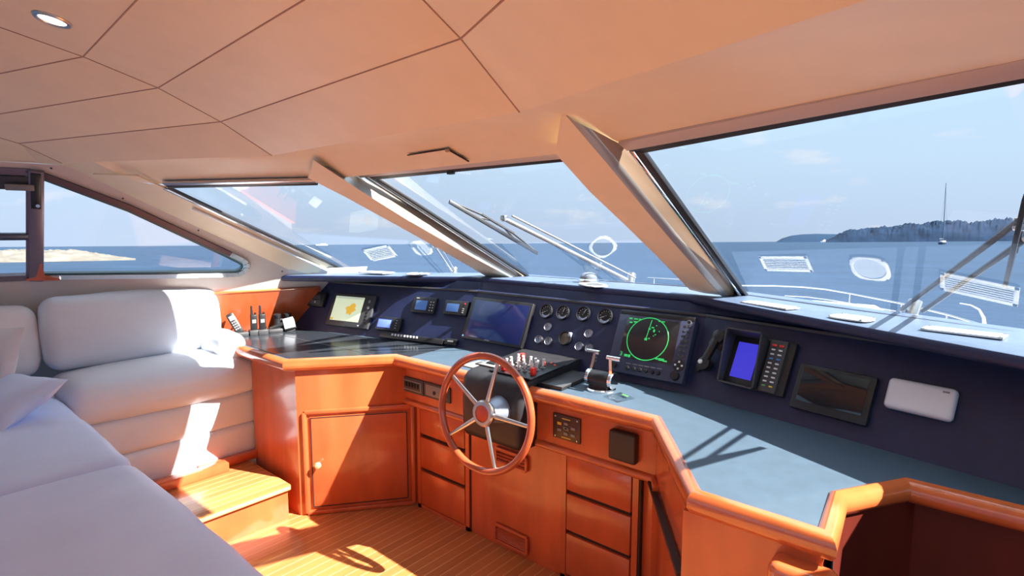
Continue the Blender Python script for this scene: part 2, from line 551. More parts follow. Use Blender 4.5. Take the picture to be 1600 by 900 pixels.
for a, b in ((L0, R0_), (L1, R1_), (L2, R2_), (Lm, Rm), (L0, PL0), (L1, PL1), (L2, PL2), (Lm, PLm), (R2_, SR1), (R1_, outR[5]),
             (Lm, L0), (L0, L1), (L1, L2), (L2, LF), (Rm, R0_), (R0_, R1_), (R1_, R2_), (R2_, RF), (PL0, PL1), (PL1, PL2), (PL2, PLF), (PLm, PL0)):
    seam(a, b)

# fascias over the windscreen, from the fold of the ceiling to the window heads
T0, T0b = hp(258, 288, *GL), hp(497, 282, *GL)
T1, T1b = hp(557, 273, *GC), hp(880, 241, *GC)
T2, T3 = hp(974, 229, *GR), hp(1600, 104, *GR)
T4 = T2 + (T3 - T2) * 1.45
fold_l = [PLF, PLF * .84 + LF * .16, PLF * .54 + LF * .46, LF]
fa = MB()
tops = [fold_l[1], fold_l[2], LF, RF, FR1, FR2]
bots = [hp(215, 268, *GL), T0, T0b, T2, T3, T4]
rows = []
for k in (0, .12, .25, .4, .55, .7, .85, 1):
    rise = .03 * math.sin(math.pi * k) * (1 - k)
    rows.append([a * (1 - k) + b * k + V((0, 0, rise)) for a, b in zip(tops, bots)])
fa.loft(rows)
fascia_edge = [r[0] for r in rows]
fascia = fa.build('trim_1', M['vinyl'], smooth=25); struct(fascia)
GCi = (GC[0] + GC[1] * .012, GC[1])
# small access hatch in the fascia over the middle pane
hits = [cast(*p, fascia) for p in ((637, 241), (700, 231), (733, 250), (662, 262))]
nf = sum((h[1] for h in hits), V()).normalized()
q = [h[0] + h[1] * .003 for h in hits]
ht = thing('ceiling_hatch', 'small cream access hatch above the middle windscreen pane', 'hatch', sum(q, V()) / 4)
ht_o = ht.location.copy()
MB().prism([p - ht_o for p in q], nf * .003).build('hatch_panel', M['vinyl'], ht)
MB().bar(q[1] - ht_o + nf * .002, q[2] - ht_o + nf * .002, .0022, .005, nf).bar(q[0] - ht_o + nf * .001, q[1] - ht_o + nf * .001, .0016, .004, nf).build('hatch_gap', M['groove'], ht)
MB().box(q[1] - ht_o + nf * .006, (.016, .010, .010), bev=.003).build('hatch_latch', M['vinyl_seam'], ht)

# ------------------------------------------------------------------ port wall with its side window
ws = MB()
wy0, wy1 = -2.6, 2.2
win_z0, win_top = 1.19, 1.69
wa, wb = hw(66, 431), hw(385, 420)            # forward light, lower corners
wtop = hw(66, 272); wf = hw(384, 409)
zb = .0
def wl(y, z): return on_wall(y, z)
# lower band, band above the forward light, and aft band
ws.quad(wl(wy0, .0), wl(wy1, .0), wl(wy1, 1.19), wl(wy0, 1.19))
fwd = [hw(66, 432), hw(372, 428), hw(382, 424), hw(387, 417), hw(386, 410), hw(380, 404), hw(66, 272)]
lower_edge = [wl(fwd[0].y, 1.19), wl(fwd[1].y, 1.19), wl(fwd[2].y, 1.19), wl(1.55, 1.19)]
ws.add([lower_edge[0], lower_edge[1], fwd[1], fwd[0]], [(0, 1, 2, 3)])
ws.add([lower_edge[1], lower_edge[2], fwd[2], fwd[1]], [(0, 1, 2, 3)])
ws.add([lower_edge[2], lower_edge[3], fwd[3], fwd[2]], [(0, 1, 2, 3)])
A_top, A_bot = hw(100, 258), hw(470, 430)
A_mid = lambda k: A_top * (1 - k) + A_bot * k
ws.add([lower_edge[3], wl(A_bot.y, 1.19 if A_bot.z > 1.19 else A_bot.z), A_mid(.93), fwd[4], fwd[3]], [(0, 1, 2, 3, 4)])
ws.add([fwd[4], A_mid(.93), A_mid(.85), fwd[5]], [(0, 1, 2, 3)])
ws.add([fwd[5], A_mid(.85), A_top, fwd[6]], [(0, 1, 2, 3)])
ws.add([fwd[6], A_top, wl(.4, 1.735), wl(-2.6, 1.735), wl(-2.6, fwd[6].z), wl(fwd[6].y - .01, fwd[6].z)], [(0, 1, 2, 3, 4, 5)])
ws.quad(wl(-2.6, 1.19), wl(-1.6, 1.19), wl(-1.6, 1.70), wl(-2.6, 1.70))
wall_left = ws.build('wall_left', M['wall'], smooth=20, recalc=False); struct(wall_left)
for px, py in ((80, 263), (192, 310), (310, 360), (441, 424)):
    p = hw(px, py, .001)
    MB().lathe([(0, .002), (.004, .002), (.005, 0)], p, W_N, 10).build('screw', M['dark_grey'], wall_left)

# side window: frame, mullion, sliding light, glass
w1 = empty('window_1', on_wall(.5, 1.19)); struct(w1)
ow = w1.location.copy()
def wbar(a, b, w, h, m, name, off=.006):
    return MB().bar(V(a) - ow + W_N * off, V(b) - ow + W_N * off, w, h, W_N, .003).build(name, m, w1)
path = [hw(62, 432), hw(250, 430), hw(372, 427.5), hw(381, 423), hw(385.5, 417), hw(385, 410.5), hw(379, 405), hw(360, 396), hw(200, 322), hw(62, 271)]
fr = MB(); fr2 = MB(); frd = MB()
for k, (a, b) in enumerate(zip(path[:-1], path[1:])):
    (fr if k < 7 else frd).bar(a - ow + W_N * .006, b - ow + W_N * .006, .026, .018, W_N)
fr.build('frame', M['chrome'], w1)
frd.build('upper_frame', mat('plum frame', (.10, .06, .075), .35, metal=.3), w1)
ins = [hw(66, 427), hw(250, 425), hw(368, 423), hw(375, 420), hw(378, 416.5), hw(377, 412), hw(370, 408), hw(352, 399), hw(200, 328), hw(66, 278)]
for a, b in zip(ins[:-1], ins[1:]):
    fr2.bar(a - ow + W_N * .002, b - ow + W_N * .002, .012, .02, W_N)
fr2.build('gasket', mat('teal edged gasket', (.03, .09, .11), .3), w1)
MB().quad(*[p - ow - W_N * .012 for p in (hw(60, 436), hw(390, 434), hw(392, 405), hw(60, 262))]).build('glass', M['glass'], w1)
mul = mat('plum grey mullion', (.20, .17, .21), .35, metal=.3)
MB().bar(hw(57, 265) - ow + W_N * .01, hw(57, 436) - ow + W_N * .01, .055, .035, W_N, .004).build('mullion', mul, w1)
MB().bar(hw(56.5, 268) - ow + W_N * .03, hw(57, 322) - ow + W_N * .03, .036, .012, W_N, .003).build('latch_plate', M['black'], w1)
MB().lathe([(0, .01), (.008, .01), (.008, 0)], hw(60, 316) - ow + W_N * .034, W_N, 14).build('latch_pin', M['chrome'], w1)
aftp = on_wall(-1.6, 1.19)
MB().bar(hw(48, 432) - ow, on_wall(-1.6, 1.2) - ow, .03, .03, W_N).bar(hw(48, 269) - ow, on_wall(-1.6, 1.705) - ow, .034, .012, W_N).bar(hw(45, 268) - ow, hw(45, 434) - ow, .02, .03, W_N).build('aft_frame', mul, w1)
MB().bar(hw(52, 367.5) - ow + W_N * .012, on_wall(-1.6, hw(30, 367.5).z) - ow + W_N * .012, .032, .025, W_N, .004).build('grab_rail', mat('dark blue rail', (.03, .045, .10), .3), w1)
MB().quad(*[p - ow - W_N * .014 for p in (hw(50, 436), on_wall(-1.6, 1.18), on_wall(-1.6, 1.72), hw(50, 262))]).build('aft_glass', M['glass'], w1)
# handle of the sliding light
hd = empty('handle_block', hw(27, 289, .01)); hd.parent = w1; hd.location = hw(27, 289, .01) - ow
RW = Matrix((W_D, W_U, W_N)).transposed()
MB().box((0, 0, .012), (.165, .066, .030), RW, .008).build('handle_body', M['dark_grey'], hd)
MB().box(W_N * .028 + W_D * .01, (.10, .03, .012), RW, .004).build('handle_slot', M['mid_grey'], hd)
# wooden fillet on the sill
wd = thing('wooden_wedge', 'small orange wooden wedge standing on the side window sill', 'wedge', hw(68, 437, .012))
ow2 = wd.location.copy()
wq = [hw(40, 439, .028), hw(95, 438, .028), hw(93, 435, .028), hw(70, 432, .028), hw(66, 412, .028), hw(63, 412, .028), hw(56, 433, .028), hw(42, 436, .028)]
MB().prism([p - ow2 for p in wq], -W_N * .02).build('wedge_body', M['wood_trim'], wd)

# forward facet between the side wall and the windscreen (A pillar)
pf = MB()
facet_in = [hp(222, 266, *GL) + GL[1] * .02, T0 + GL[1] * .005, hp(548, 428, *GL) + GL[1] * .005]
k1 = (A_top * .55 + A_bot * .45)
def strip3(a, b, k): return a * (1 - k) + b * k
rows = []
for k in [i / 10 for i in range(11)]:
    a = A_top * (1 - k) + A_bot * k
    b = (T0 * (1 - k) + hp(556, 429, *GL) * k) + GL[1] * .006
    mid = (a + b) / 2 + (W_N + GL[1]).normalized() * .018
    rows.append([a, a * .75 + b * .25 + (W_N + GL[1]).normalized() * .013, mid, a * .25 + b * .75 + (W_N + GL[1]).normalized() * .013, b])
pf.loft(rows)
pf.add([PLF, A_top, fold_l[1]], [(0, 1, 2)])
for a, b in zip(rows[0][:3], rows[0][1:4]): pf.add([fold_l[1], a, b], [(0, 1, 2)])
for a, b in zip(fascia_edge[:-1], fascia_edge[1:]): pf.add([rows[0][3], a, b], [(0, 1, 2)])
pf.add([rows[0][3], bots[0], T0], [(0, 1, 2)])
pil = pf.build('trim_2', M['vinyl'], smooth=50); struct(pil)
# specular highlight of the curved A pillar, painted as a white strip
MB().bar(rows[2][3] + GL[1] * .006, rows[9][3] + GL[1] * .006, .016, .012, GL[1], .003).build('painted_highlight', mat('painted highlight white', (.9, .9, .88), .15, coat=.5), pil)
MB().bar(hp(150, 263, *GL) + GL[1] * .03, hp(217, 268, *GL) + GL[1] * .02, .010, .008, GL[1]).bar(hp(217, 268, *GL) + GL[1] * .02, hp(257, 290, *GL) + GL[1] * .01, .010, .008, GL[1]).build('edge_bead', M['vinyl'], pil)

# ------------------------------------------------------------------ windscreen windows
def window(name, g, corners, top, bottom, left, right_, chrome_top=True):
    """corners: glass outline in px; edges: px pairs for the gasket bars"""
    root = empty(name, g[0]); struct(root); o0 = g[0].copy(); n = g[1]
    MB().quad(*[p - o0 for p in corners]).build('glass', M['glass'], root, recalc=False)
    def edge(pair, w, h, m, nm, off):
        a, b = [hp(*p, g[0] + n * off, n) for p in pair]
        return MB().bar(a - o0, b - o0, w, h, n, .002).build(nm, m, root)
    return root, edge


big = lambda g, pts: [hp(x, y, *g) for x, y in pts]
wL, eL = window('window_2', GL, big(GL, [(245, 282), (520, 276), (760, 432), (545, 430)]), 0, 0, 0, 0)
eL([(256, 286.5), (493, 282)], .024, .014, M['steel'], 'head_trim', .012)
eL([(262, 291), (495, 286)], .022, .012, M['rubber'], 'head_gasket', .006)
eL([(263, 293), (548, 427)], .020, .012, M['rubber'], 'side_gasket', .006)
eL([(256, 293), (541, 428)], .012, .016, M['chrome'], 'side_trim', .012)
wC, eC = window('window_3', GC, big(GC, [(560, 268), (885, 236), (1085, 452), (815, 436)]), 0, 0, 0, 0)
eC([(560, 273), (876, 241.5)], .032, .014, M['head_trim'], 'head_trim', .012)
eC([(580, 277), (880, 247)], .028, .012, M['rubber'], 'head_gasket', .006)
eC([(590, 279), (828, 434)], .022, .012, M['rubber'], 'side_gasket', .006)
eC([(573, 275), (819, 434)], .020, .018, M['steel'], 'side_trim', .012)
eC([(815, 433), (1080, 451)], .036, .012, M['rubber'], 'sill_gasket', .006)
MB().box(hp(706, 265, *GC) - GC[0] + GC[1] * .012, (.03, .02, .015), bev=.003).build('blind_catch', M['black'], wC)
GRo = big(GR, [(968, 226), (1790, 58), (1790, 560), (1160, 464)])
wR, eR = window('window_4', GR, GRo, 0, 0, 0, 0)
eR([(974, 227), (1700, 83)], .038, .014, M['head_trim'], 'head_trim', .014)
eR([(985, 234.5), (1700, 93.5)], .034, .012, M['rubber'], 'head_gasket', .006)
eR([(1000, 234), (1166, 464)], .024, .014, M['rubber'], 'side_gasket', .006)
eR([(988, 233), (1155, 462)], .016, .018, M['chrome'], 'side_trim', .012)
eR([(1160, 464), (1700, 541)], .045, .012, M['rubber'], 'sill_gasket', .006)
eR([(1200, 473), (1700, 553)], .038, .016, M['steel'], 'sill_trim', .012)
eR([(1230, 483), (1700, 561)], .014, .014, M['rubber'], 'sill_bead', .016)

# pillars between the panes
def pillar(name, front, back, gfront, off, side):
    """front: px outline of the inner face; side: px points where the reveal meets the glass"""
    n = gfront[1]
    fp = [hp(x, y, gfront[0] + n * off, n) for x, y in front]
    mb = MB()
    mb.add(fp, [tuple(range(len(fp)))])
    return mb, fp


# left pillar
n_l = (GL[1] + GC[1]).normalized()
def pil_build(name, left_px, right_px, reveal_px, gA, gB, off):
    n = (gA[1] + gB[1]).normalized()
    base = hp(*reveal_px[-1], *gB)
    lp = [hp(x, y, base + n * off, n) for x, y in left_px]
    rp = [hp(x, y, base + n * off, n) for x, y in right_px]
    rv = [hp(x, y, gB[0] + gB[1] * .004, gB[1]) for x, y in reveal_px]
    lv = [p - n * (off + .01) for p in lp]
    m = MB()
    rows = []
    for i in range(len(lp)):
        rows.append([lv[i], lp[i], lp[i] * .5 + rp[i] * .5 + n * .004, rp[i]])
    m.loft(rows)
    o = m.build(name, M['vinyl'], smooth=40); struct(o)
    MB().loft([[a * .55 + b * .45 + n * .004, b] for a, b in zip(rp, rv)]).build('reveal', M['tan'], o)
    MB().loft([[a, a * .8 + b * .2 + n * .008, a * .55 + b * .45 + n * .004] for a, b in zip(rp, rv)]).build('metal_strip', M['alu'], o)
    return o


pil_build('trim_3', [(481, 278), (540, 308), (620, 352), (690, 391), (760, 432)], [(490, 250), (563, 298), (640, 346), (712, 388), (803, 436)],
          [(560, 275), (620, 308), (690, 348), (755, 389), (828, 436)], GL, GC, .05)
pil_build('trim_4', [(868, 240), (922, 300), (975, 350), (1022, 396), (1078, 453)], [(878, 173), (948, 255), (1010, 330), (1060, 388), (1125, 461)],
          [(975, 228), (1010, 270), (1060, 335), (1105, 394), (1158, 464)], GC, GR, .06)
# starboard end of the windscreen and starboard side
S4 = S2 + (S3 - S2) * 1.62
T5 = T2 + (T3 - T2) * 1.42
sp = MB().bar(T5 + V((0, 0, .03)), S4 + V((.02, .02, -.06)), .16, .06, GR[1], .01).build('trim_5', M['vinyl']); struct(sp)
sb = MB()
sb.quad(V((.62, -2.6, 0)), V((.62, 1.9, 0)), V((.62, 1.9, .80)), V((.62, -2.6, .80)))
sb.quad(V((.62, -2.6, 1.62)), V((.62, .7, 1.62)), V((.62, .7, 1.9)), V((.62, -2.6, 1.9)))
sb.quad(V((.62, -2.6, .80)), V((.62, -1.7, .80)), V((.62, -1.7, 1.62)), V((.62, -2.6, 1.62)))
wr = sb.build('wall_right', M['wall'], recalc=False); struct(wr)

# unseen overhang, added above the roof to cast the shadow edge on the sofa
ovh = MB().prism([V(p + (2.45,)) for p in ((-4.8, .44), (-2.068, 1.594), (-1.755, 1.726), (-1.0, 1.80), (-.4, 1.78), (.6, 1.35), (.9, -3.0), (-4.8, -3.0))], (0, 0, .08)).build('shade_overhang', M['deck']); struct(ovh)

# ------------------------------------------------------------------ dashboard: shelf under the windscreen, sloping instrument panel
P0, P1, P2, P3 = hz(440, 430, 1.155), hz(735, 432, 1.17), hz(1076, 460, 1.17), hz(1600, 556.5, 1.147)
P4 = P2 + (P3 - P2) * 1.5
B0 = hz(548, 425, 1.162) - V((.10, .05, 0)); B0 = V((-3.24, 2.12, 1.152))
B1, B2 = V((-2.25, 2.60, 1.17)), V((-.93, 2.60, 1.17))
B4 = S2 + (S3 - S2) * 1.62 + V((.02, .08, 0))
front = [P0, P1, P2, P3, P4]
back = [B0, B1, B2, S3 + V((.02, .06, 0)), B4]
lip = .032
shelf = thing('dashboard_shelf', 'long navy dashboard shelf running under the windscreen panes', 'dashboard', (XC, 2.3, 1.17))
osh = shelf.location.copy()
rows = []
for f, b in zip(front, back):
    d = (b - f); d.z = 0; d.normalize()
    rows.append([p - osh for p in (b + V((0, 0, -.05)), b, f * .5 + b * .5, f + d * .012, f + V((0, 0, -.008)), f + V((0, 0, -lip)) + d * .004, f + d * .03 + V((0, 0, -lip - .006)), f + d * .22 + V((0, 0, -.055)))])
MB().loft(rows, True, True).build('shelf_board', M['shelf_top'], shelf, smooth=35)
nos = []
for f, b in zip(front, back):
    d = (b - f); d.z = 0; d.normalize()
    nos.append([p - osh for p in (f + d * .004 + V((0, 0, -.002)), f - d * .003 + V((0, 0, -.010)), f - d * .003 + V((0, 0, -lip + .002)), f + d * .006 + V((0, 0, -lip - .004)))])
MB().loft(nos).build('shelf_nosing', M['navy'], shelf, smooth=60)

TILT = math.radians(25)
LE = V((-3.52, 1.775, H1)); CL = V((-2.12, 2.075, H1)); CR = V((-.87, 2.075, H1)); RE = V((.55, 1.738, H1))
base_pl = [LE, CL, CR, RE]


def off_poly(pts, d, z):
    """offset a plan polyline forward by d and set its height"""
    out = []
    for i, p in enumerate(pts):
        ns = []
        for a, b in ((i - 1, i), (i, i + 1)):
            if a < 0 or b >= len(pts): continue
            e = (pts[b] - pts[a]); e.z = 0; e.normalize(); ns.append(V((-e.y, e.x, 0)))
        n = sum(ns, V()).normalized(); k = 1 / n.dot(ns[0])
        q = p + n * d * k; q.z = z; out.append(q)
    return out


tt_ = math.tan(TILT)
topz = 1.10
pan_top = off_poly(base_pl, (topz - H1) * tt_, topz)
pan_rec = off_poly(base_pl, (topz - H1) * tt_ + .03, topz + .002)
pan_rec2 = off_poly(base_pl, (topz - H1) * tt_ + .05, 1.145)
panel = thing('instrument_panel', 'long sloping navy instrument panel between worktop and dashboard shelf', 'dashboard', (XC, 2.1, H1))
opn = panel.location.copy()
names = ['port_face', 'middle_face', 'starboard_face']
def lower(p, z): return V((p.x, p.y, z))
for i, nm in enumerate(names):
    a, b = base_pl[i], base_pl[i + 1]
    c, d = pan_top[i], pan_top[i + 1]
    MB().add([p - opn for p in (a, b, d, c, pan_rec[i], pan_rec[i + 1], pan_rec2[i], pan_rec2[i + 1])], [(0, 1, 2, 3), (3, 2, 5, 4), (4, 5, 7, 6)]).build(nm, M['navy'], panel, smooth=20)
    MB().bar(c - opn + V((0, -.002, -.004)), d - opn + V((0, -.002, -.004)), .012, .012, V((0, -1, .2)), .003).build('edge_bead', M['dark_grey'], panel)


def panel_frame(i):
    a, b = base_pl[i], base_pl[i + 1]
    u = (b - a).normalized(); f = V((-u.y, u.x, 0))
    v = (f * math.sin(TILT) + V((0, 0, 1)) * math.cos(TILT)).normalized()
    w = u.cross(v)
    return a, u, v, w, Matrix((u, v, w)).transposed()


PF = [panel_frame(i) for i in range(3)]


def uv(px, py, i, off=0.0):
    a, u, v, w, R = PF[i]
    p = hp(px, py, a + w * off, w) - a
    return V((p.dot(u), p.dot(v)))


def rect_uv(pts, i, off=0.0):
    """four px corners (tl, tr, br, bl) -> centre and size on panel i"""
    q = [uv(x, y, i, off) for x, y in pts]
    c = sum(q, V((0, 0))) / 4
    w = ((q[1] - q[0]).x + (q[2] - q[3]).x) / 2
    h = ((q[0] - q[3]).y + (q[1] - q[2]).y) / 2
    return c, w, h


def device(name, label, cat, i, c, group=None):
    a, u, v, w, R = PF[i]
    return thing(name, label, cat, a + u * c.x + v * c.y, R, group)


def inner(root_c, pts, i, off=0.0):
    c, w, h = rect_uv(pts, i, off)
    return V((c.x - root_c.x, c.y - root_c.y)), w, h


# ------------------------------------------------------------------ worktop with its wooden edge
A_, B_, C_ = V((-3.06, 1.325, 0)), V((-2.575, 1.323, 0)), V((-2.259, 1.744, 0))
D_, D2_ = V((-1.70, 1.744, 0)), V((-1.385, 1.744, 0))
E_, F_, G_ = V((-.816, 1.744, 0)), V((-.498, 1.304, 0)), V((-.236, 1.304, 0))
H_, I_, J_ = V((-.254, 1.509, 0)), V((-.127, 1.721, 0)), V((.55, 1.723, 0))
A0_ = V((-3.52, 1.325, 0))
wk = thing('worktop', 'grey blue worktop along the console edged with varnished wood', 'worktop', (XC, 1.8, 0))
owk = wk.location.copy()
outline = [A0_, B_, C_, D_, D2_, E_, F_, G_, H_, I_, J_, V((RE.x, RE.y + .02, 0)), CR + V((0, .02, -H1)), CL + V((0, .02, -H1)), LE + V((0, .03, -H1))]
MB().prism([V((p.x, p.y, H1 - .035)) - owk for p in outline], (0, 0, .035)).build('surface', M['counter'], wk, smooth=20)
prof = [(-.004, .799), (.002, .806), (.012, .810), (.024, .807), (.034, .798), (.039, .784), (.038, .768), (.030, .754), (.018, .748), (-.002, .748)]


def sweep(pts, side=1, prof=prof):
    """sweep the nosing profile outwards along a plan polyline with mitred corners"""
    rows = []
    for i, p in enumerate(pts):
        ns = []
        for a, b in ((i - 1, i), (i, i + 1)):
            if a < 0 or b >= len(pts): continue
            e = (pts[b] - pts[a]).normalized(); ns.append(V((e.y, -e.x, 0)) * side)
        n = sum(ns, V()).normalized(); k = 1 / n.dot(ns[0])
        rows.append([V((p.x, p.y, 0)) + n * d * k + V((0, 0, z)) - owk for d, z in prof])
    return MB().loft(rows, True, True)


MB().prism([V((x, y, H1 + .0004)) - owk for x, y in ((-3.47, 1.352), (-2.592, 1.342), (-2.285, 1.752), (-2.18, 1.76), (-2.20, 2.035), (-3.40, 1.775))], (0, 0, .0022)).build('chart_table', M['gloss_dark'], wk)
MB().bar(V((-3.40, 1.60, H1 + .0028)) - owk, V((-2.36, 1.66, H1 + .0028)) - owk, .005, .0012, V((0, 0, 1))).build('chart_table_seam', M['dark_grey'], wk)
# each straight run is its own length of wood, mitred at the corners
sweep([A0_, B_, C_, D_]).build('port_edge', M['wood_trim'], wk, smooth=35)
sweep([D2_, E_, F_, G_, H_, I_, J_]).build('starboard_edge', M['wood_trim'], wk, smooth=35)

# ------------------------------------------------------------------ cabinets under the worktop
CB0, CB1 = V((-2.548, 1.342, 0)), V((-2.195, 1.808, 0))
cu = (CB1 - CB0).normalized(); cn = V((cu.y, -cu.x, 0))
CBR = Matrix((cu, cn, V((0, 0, 1)))).transposed()     # x along the face, y out of it
cab = thing('corner_cabinet', 'orange wooden corner cabinet with a single brass knobbed door', 'cabinet', CB0)
def loc(p): return V(p) - CB0
MB().prism([loc(p) for p in (CB0, CB1, V((-2.195, 2.0, 0)), V((-3.02, 1.9, 0)), V((-3.02, 1.342, 0)))], (0, 0, .762)).build('body', M['wood'], cab)
fl_ = (CB1 - CB0).length
def face_pt(s, z, off=0): return cu * s + cn * off + V((0, 0, z))
fm = MB()
x0, x1, z0, z1 = .035, fl_ - .02, .012, .535
for a, b in (((x0, z0), (x1, z0)), ((x0, z1), (x1, z1)), ((x0, z0), (x0, z1)), ((x1, z0), (x1, z1))):
    fm.bar(face_pt(*a, .006), face_pt(*b, .006), .022, .014, cn, .005)
fm.build('door_frame', M['wood'], cab, smooth=30)
door = MB().box(face_pt((x0 + x1) / 2, (z0 + z1) / 2, .003), (x1 - x0 - .05, .008, z1 - z0 - .05), CBR, .002).build('door', M['wood'], cab)
gm = MB()
i0, i1, k0, k1_ = x0 + .030, x1 - .030, z0 + .030, z1 - .030
for a, b in (((i0, k0), (i1, k0)), ((i0, k1_), (i1, k1_)), ((i0, k0), (i0, k1_)), ((i1, k0), (i1, k1_))):
    gm.bar(face_pt(*a, .0068), face_pt(*b, .0068), .005, .002, cn)
gm.build('door_gap', M['groove'], cab)
kp = hp(497, 726, CB0 + cn * .02, cn) - CB0
MB().lathe([(.008, -.016), (.008, 0), (.014, .004), (.017, .012), (.013, .021), (0, .024)], kp, cn, 18).build('knob', M['brass'], door)

YF = 1.79


def drawer_unit(name, label, xa, xb, bands, depth=.18):
    t = thing(name, label, 'cabinet', ((xa + xb) / 2, YF, 0))
    cx = (xa + xb) / 2; w = xb - xa
    # carcass with a recess behind the drawers: back and frame
    MB().box((0, .06 + depth / 2, .37), (w, depth, .74)).build('carcass', M['groove'], t)
    fr = MB()
    fr.box((-w / 2 + .012, .03, .37), (.024, .06, .74)); fr.box((w / 2 - .012, .03, .37), (.024, .06, .74))
    fr.box((0, .03, .6475), (w, .06, .185)); fr.box((0, .03, .010), (w, .06, .020))
    fr.build('face_frame', M['wood'], t)
    for a, b in bands:
        d = MB().box((0, .012, (a + b) / 2), (w - .058, .03, b - a), bev=.003).build('drawer', M['wood'], t)
        MB().box((0, .020, b + .004), (w - .07, .02, .012)).build('finger_gap', M['groove'], d)
    return t


drawer_unit('drawer_unit', 'three drawer wooden cabinet beside the corner cabinet, left of the wheel', -2.17, -1.795, [(.024, .205), (.224, .385), (.404, .538)])
drawer_unit('drawer_unit', 'three drawer wooden cabinet right of the wheel, under the black square box', -1.262, -.915, [(.03, .205), (.222, .375), (.392, .540)])
mid = thing('helm_cabinet', 'wooden cabinet below the steering wheel with louvred vents', 'cabinet', (-1.528, YF, 0))
MB().box((0, .11, .37), (.53, .20, .74)).build('body', M['wood'], mid)
MB().box((-.264, .012, .25), (.006, .012, .50)).build('left_gap', M['groove'], mid)
def louvre(t, cx, cz, w, h, nsl, name):
    f = MB()
    for a, b in (((-1, -1), (1, -1)), ((-1, 1), (1, 1)), ((-1, -1), (-1, 1)), ((1, -1), (1, 1))):
        f.bar(V((cx + a[0] * w / 2, -.001, cz + a[1] * h / 2)), V((cx + b[0] * w / 2, -.001, cz + b[1] * h / 2)), .012, .012, V((0, -1, 0)), .002)
    root = f.build(name, M['wood'], t)
    MB().box((cx, .006, cz), (w, .004, h)).build('vent_back', M['groove'], root)
    s = MB()
    for k in range(nsl):
        s.box((cx, .002, cz - h / 2 + h * (k + .5) / nsl), (w - .01, .010, h / nsl * .45), Matrix.Rotation(.5, 3, 'X'))
    s.build('slats', M['wood'], root)
louvre(mid, -.005, .435, .175, .062, 4, 'upper_vent')
louvre(mid, -.005, .065, .185, .075, 9, 'lower_vent')

# wooden apron band with rounded lower moulding, both sides of the helm
ap = thing('wooden_apron', 'wooden apron left of the wheel holding the grey switch frames', 'panel', (-1.98, 1.78, .65))
oap = ap.location.copy()
C2, D3 = V((-2.262, 1.770, 0)), V((-1.70, 1.770, 0))
MB().box(V((-1.975, 1.785, .655)) - oap, (.57, .03, .195)).build('band', M['wood'], ap)
MB().tube([V((-2.255, 1.772, .560)) - oap, V((-1.69, 1.772, .560)) - oap], .017, 14).build('moulding', M['wood_trim'], ap)
as_ = thing('wooden_apron', 'wooden apron right of the wheel holding the brown button panel', 'panel', (-1.1, 1.78, .65))
oas = as_.location.copy()
E2, F2 = V((-.842, 1.770, 0)), V((-.528, 1.315, 0))
eu = (F2 - E2).normalized(); en = V((eu.y, -eu.x, 0))
if en.dot(V((-1, -1, 0))) < 0: en = -en
MB().box(V((-1.115, 1.785, .655)) - oas, (.55, .03, .195)).build('band', M['wood'], as_)
MB().prism([V((E2.x, E2.y, .56)) - oas, V((F2.x, F2.y, .56)) - oas, V((F2.x + .02, F2.y + .05, .56)) - oas, V((E2.x + .02, E2.y + .05, .56)) - oas], (0, 0, .19)).build('corner_band', M['wood'], as_)
MB().tube([V((-1.385, 1.772, .560)) - oas, V((-.85, 1.772, .560)) - oas, V((-.80, 1.70, .560)) - oas], .017, 14).build('moulding', M['wood_trim'], as_)

# starboard end of the console, down to the stairwell
ec = thing('end_cabinet', 'plain wooden console end beside the dark stairwell', 'cabinet', (-.6, 1.5, 0))
oe = ec.location.copy()
GF = V((-.205, 1.283, 0))
MB().prism([V((p[0], p[1], 0)) - oe for p in ((-.90, 1.80), (-.86, 1.79), (-.545, 1.335), (-.545, 1.95), (-.90, 1.95))], (0, 0, .54)).build('corner_panel', M['wood'], ec)
MB().bar(V((-.868, 1.782, .549)) - oe, V((-.548, 1.320, .549)) - oe, .02, .014, V((0, 0, 1))).build('corner_gap', M['groove'], ec)
MB().box(V((-.903, 1.789, .27)) - oe, (.008, .02, .54)).build('post_gap', M['groove'], ec)
MB().prism([V((p[0], p[1], -.5)) - oe for p in ((-.533, 1.284), (-.222, 1.284), (-.240, 1.515), (-.110, 1.735), (-.110, 1.95), (-.533, 1.95))], (0, 0, 1.25)).build('end_panel', M['wood'], ec)
# rounded wooden newel below the corner of the edge trim
nw = thing('newel_post', 'rounded wooden post cap under the worktop corner by the stairwell', 'post', (-.262, 1.262, 0))
rounded((.066, .04, .32), .022, 6, R=None, o=(.008, 0, .41)).build('post', M['wood_trim'], nw, smooth=50)
# stairwell lining
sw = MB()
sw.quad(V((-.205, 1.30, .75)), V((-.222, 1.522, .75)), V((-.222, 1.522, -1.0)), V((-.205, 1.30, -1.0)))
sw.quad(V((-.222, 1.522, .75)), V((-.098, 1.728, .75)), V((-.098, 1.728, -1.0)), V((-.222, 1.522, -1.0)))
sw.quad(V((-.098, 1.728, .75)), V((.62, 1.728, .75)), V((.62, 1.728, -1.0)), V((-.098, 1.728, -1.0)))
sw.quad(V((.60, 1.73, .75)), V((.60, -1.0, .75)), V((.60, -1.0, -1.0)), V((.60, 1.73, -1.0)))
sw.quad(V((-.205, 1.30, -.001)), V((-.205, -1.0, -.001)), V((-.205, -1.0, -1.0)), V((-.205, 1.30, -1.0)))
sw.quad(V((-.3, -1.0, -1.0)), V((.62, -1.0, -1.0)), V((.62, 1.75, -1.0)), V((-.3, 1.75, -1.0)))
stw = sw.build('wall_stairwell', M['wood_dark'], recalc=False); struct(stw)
MB().tube([V((-.17, 1.335, .70)), V((-.15, 1.40, -.6))], .004, 6).build('stair_bead', M['wood'], stw)

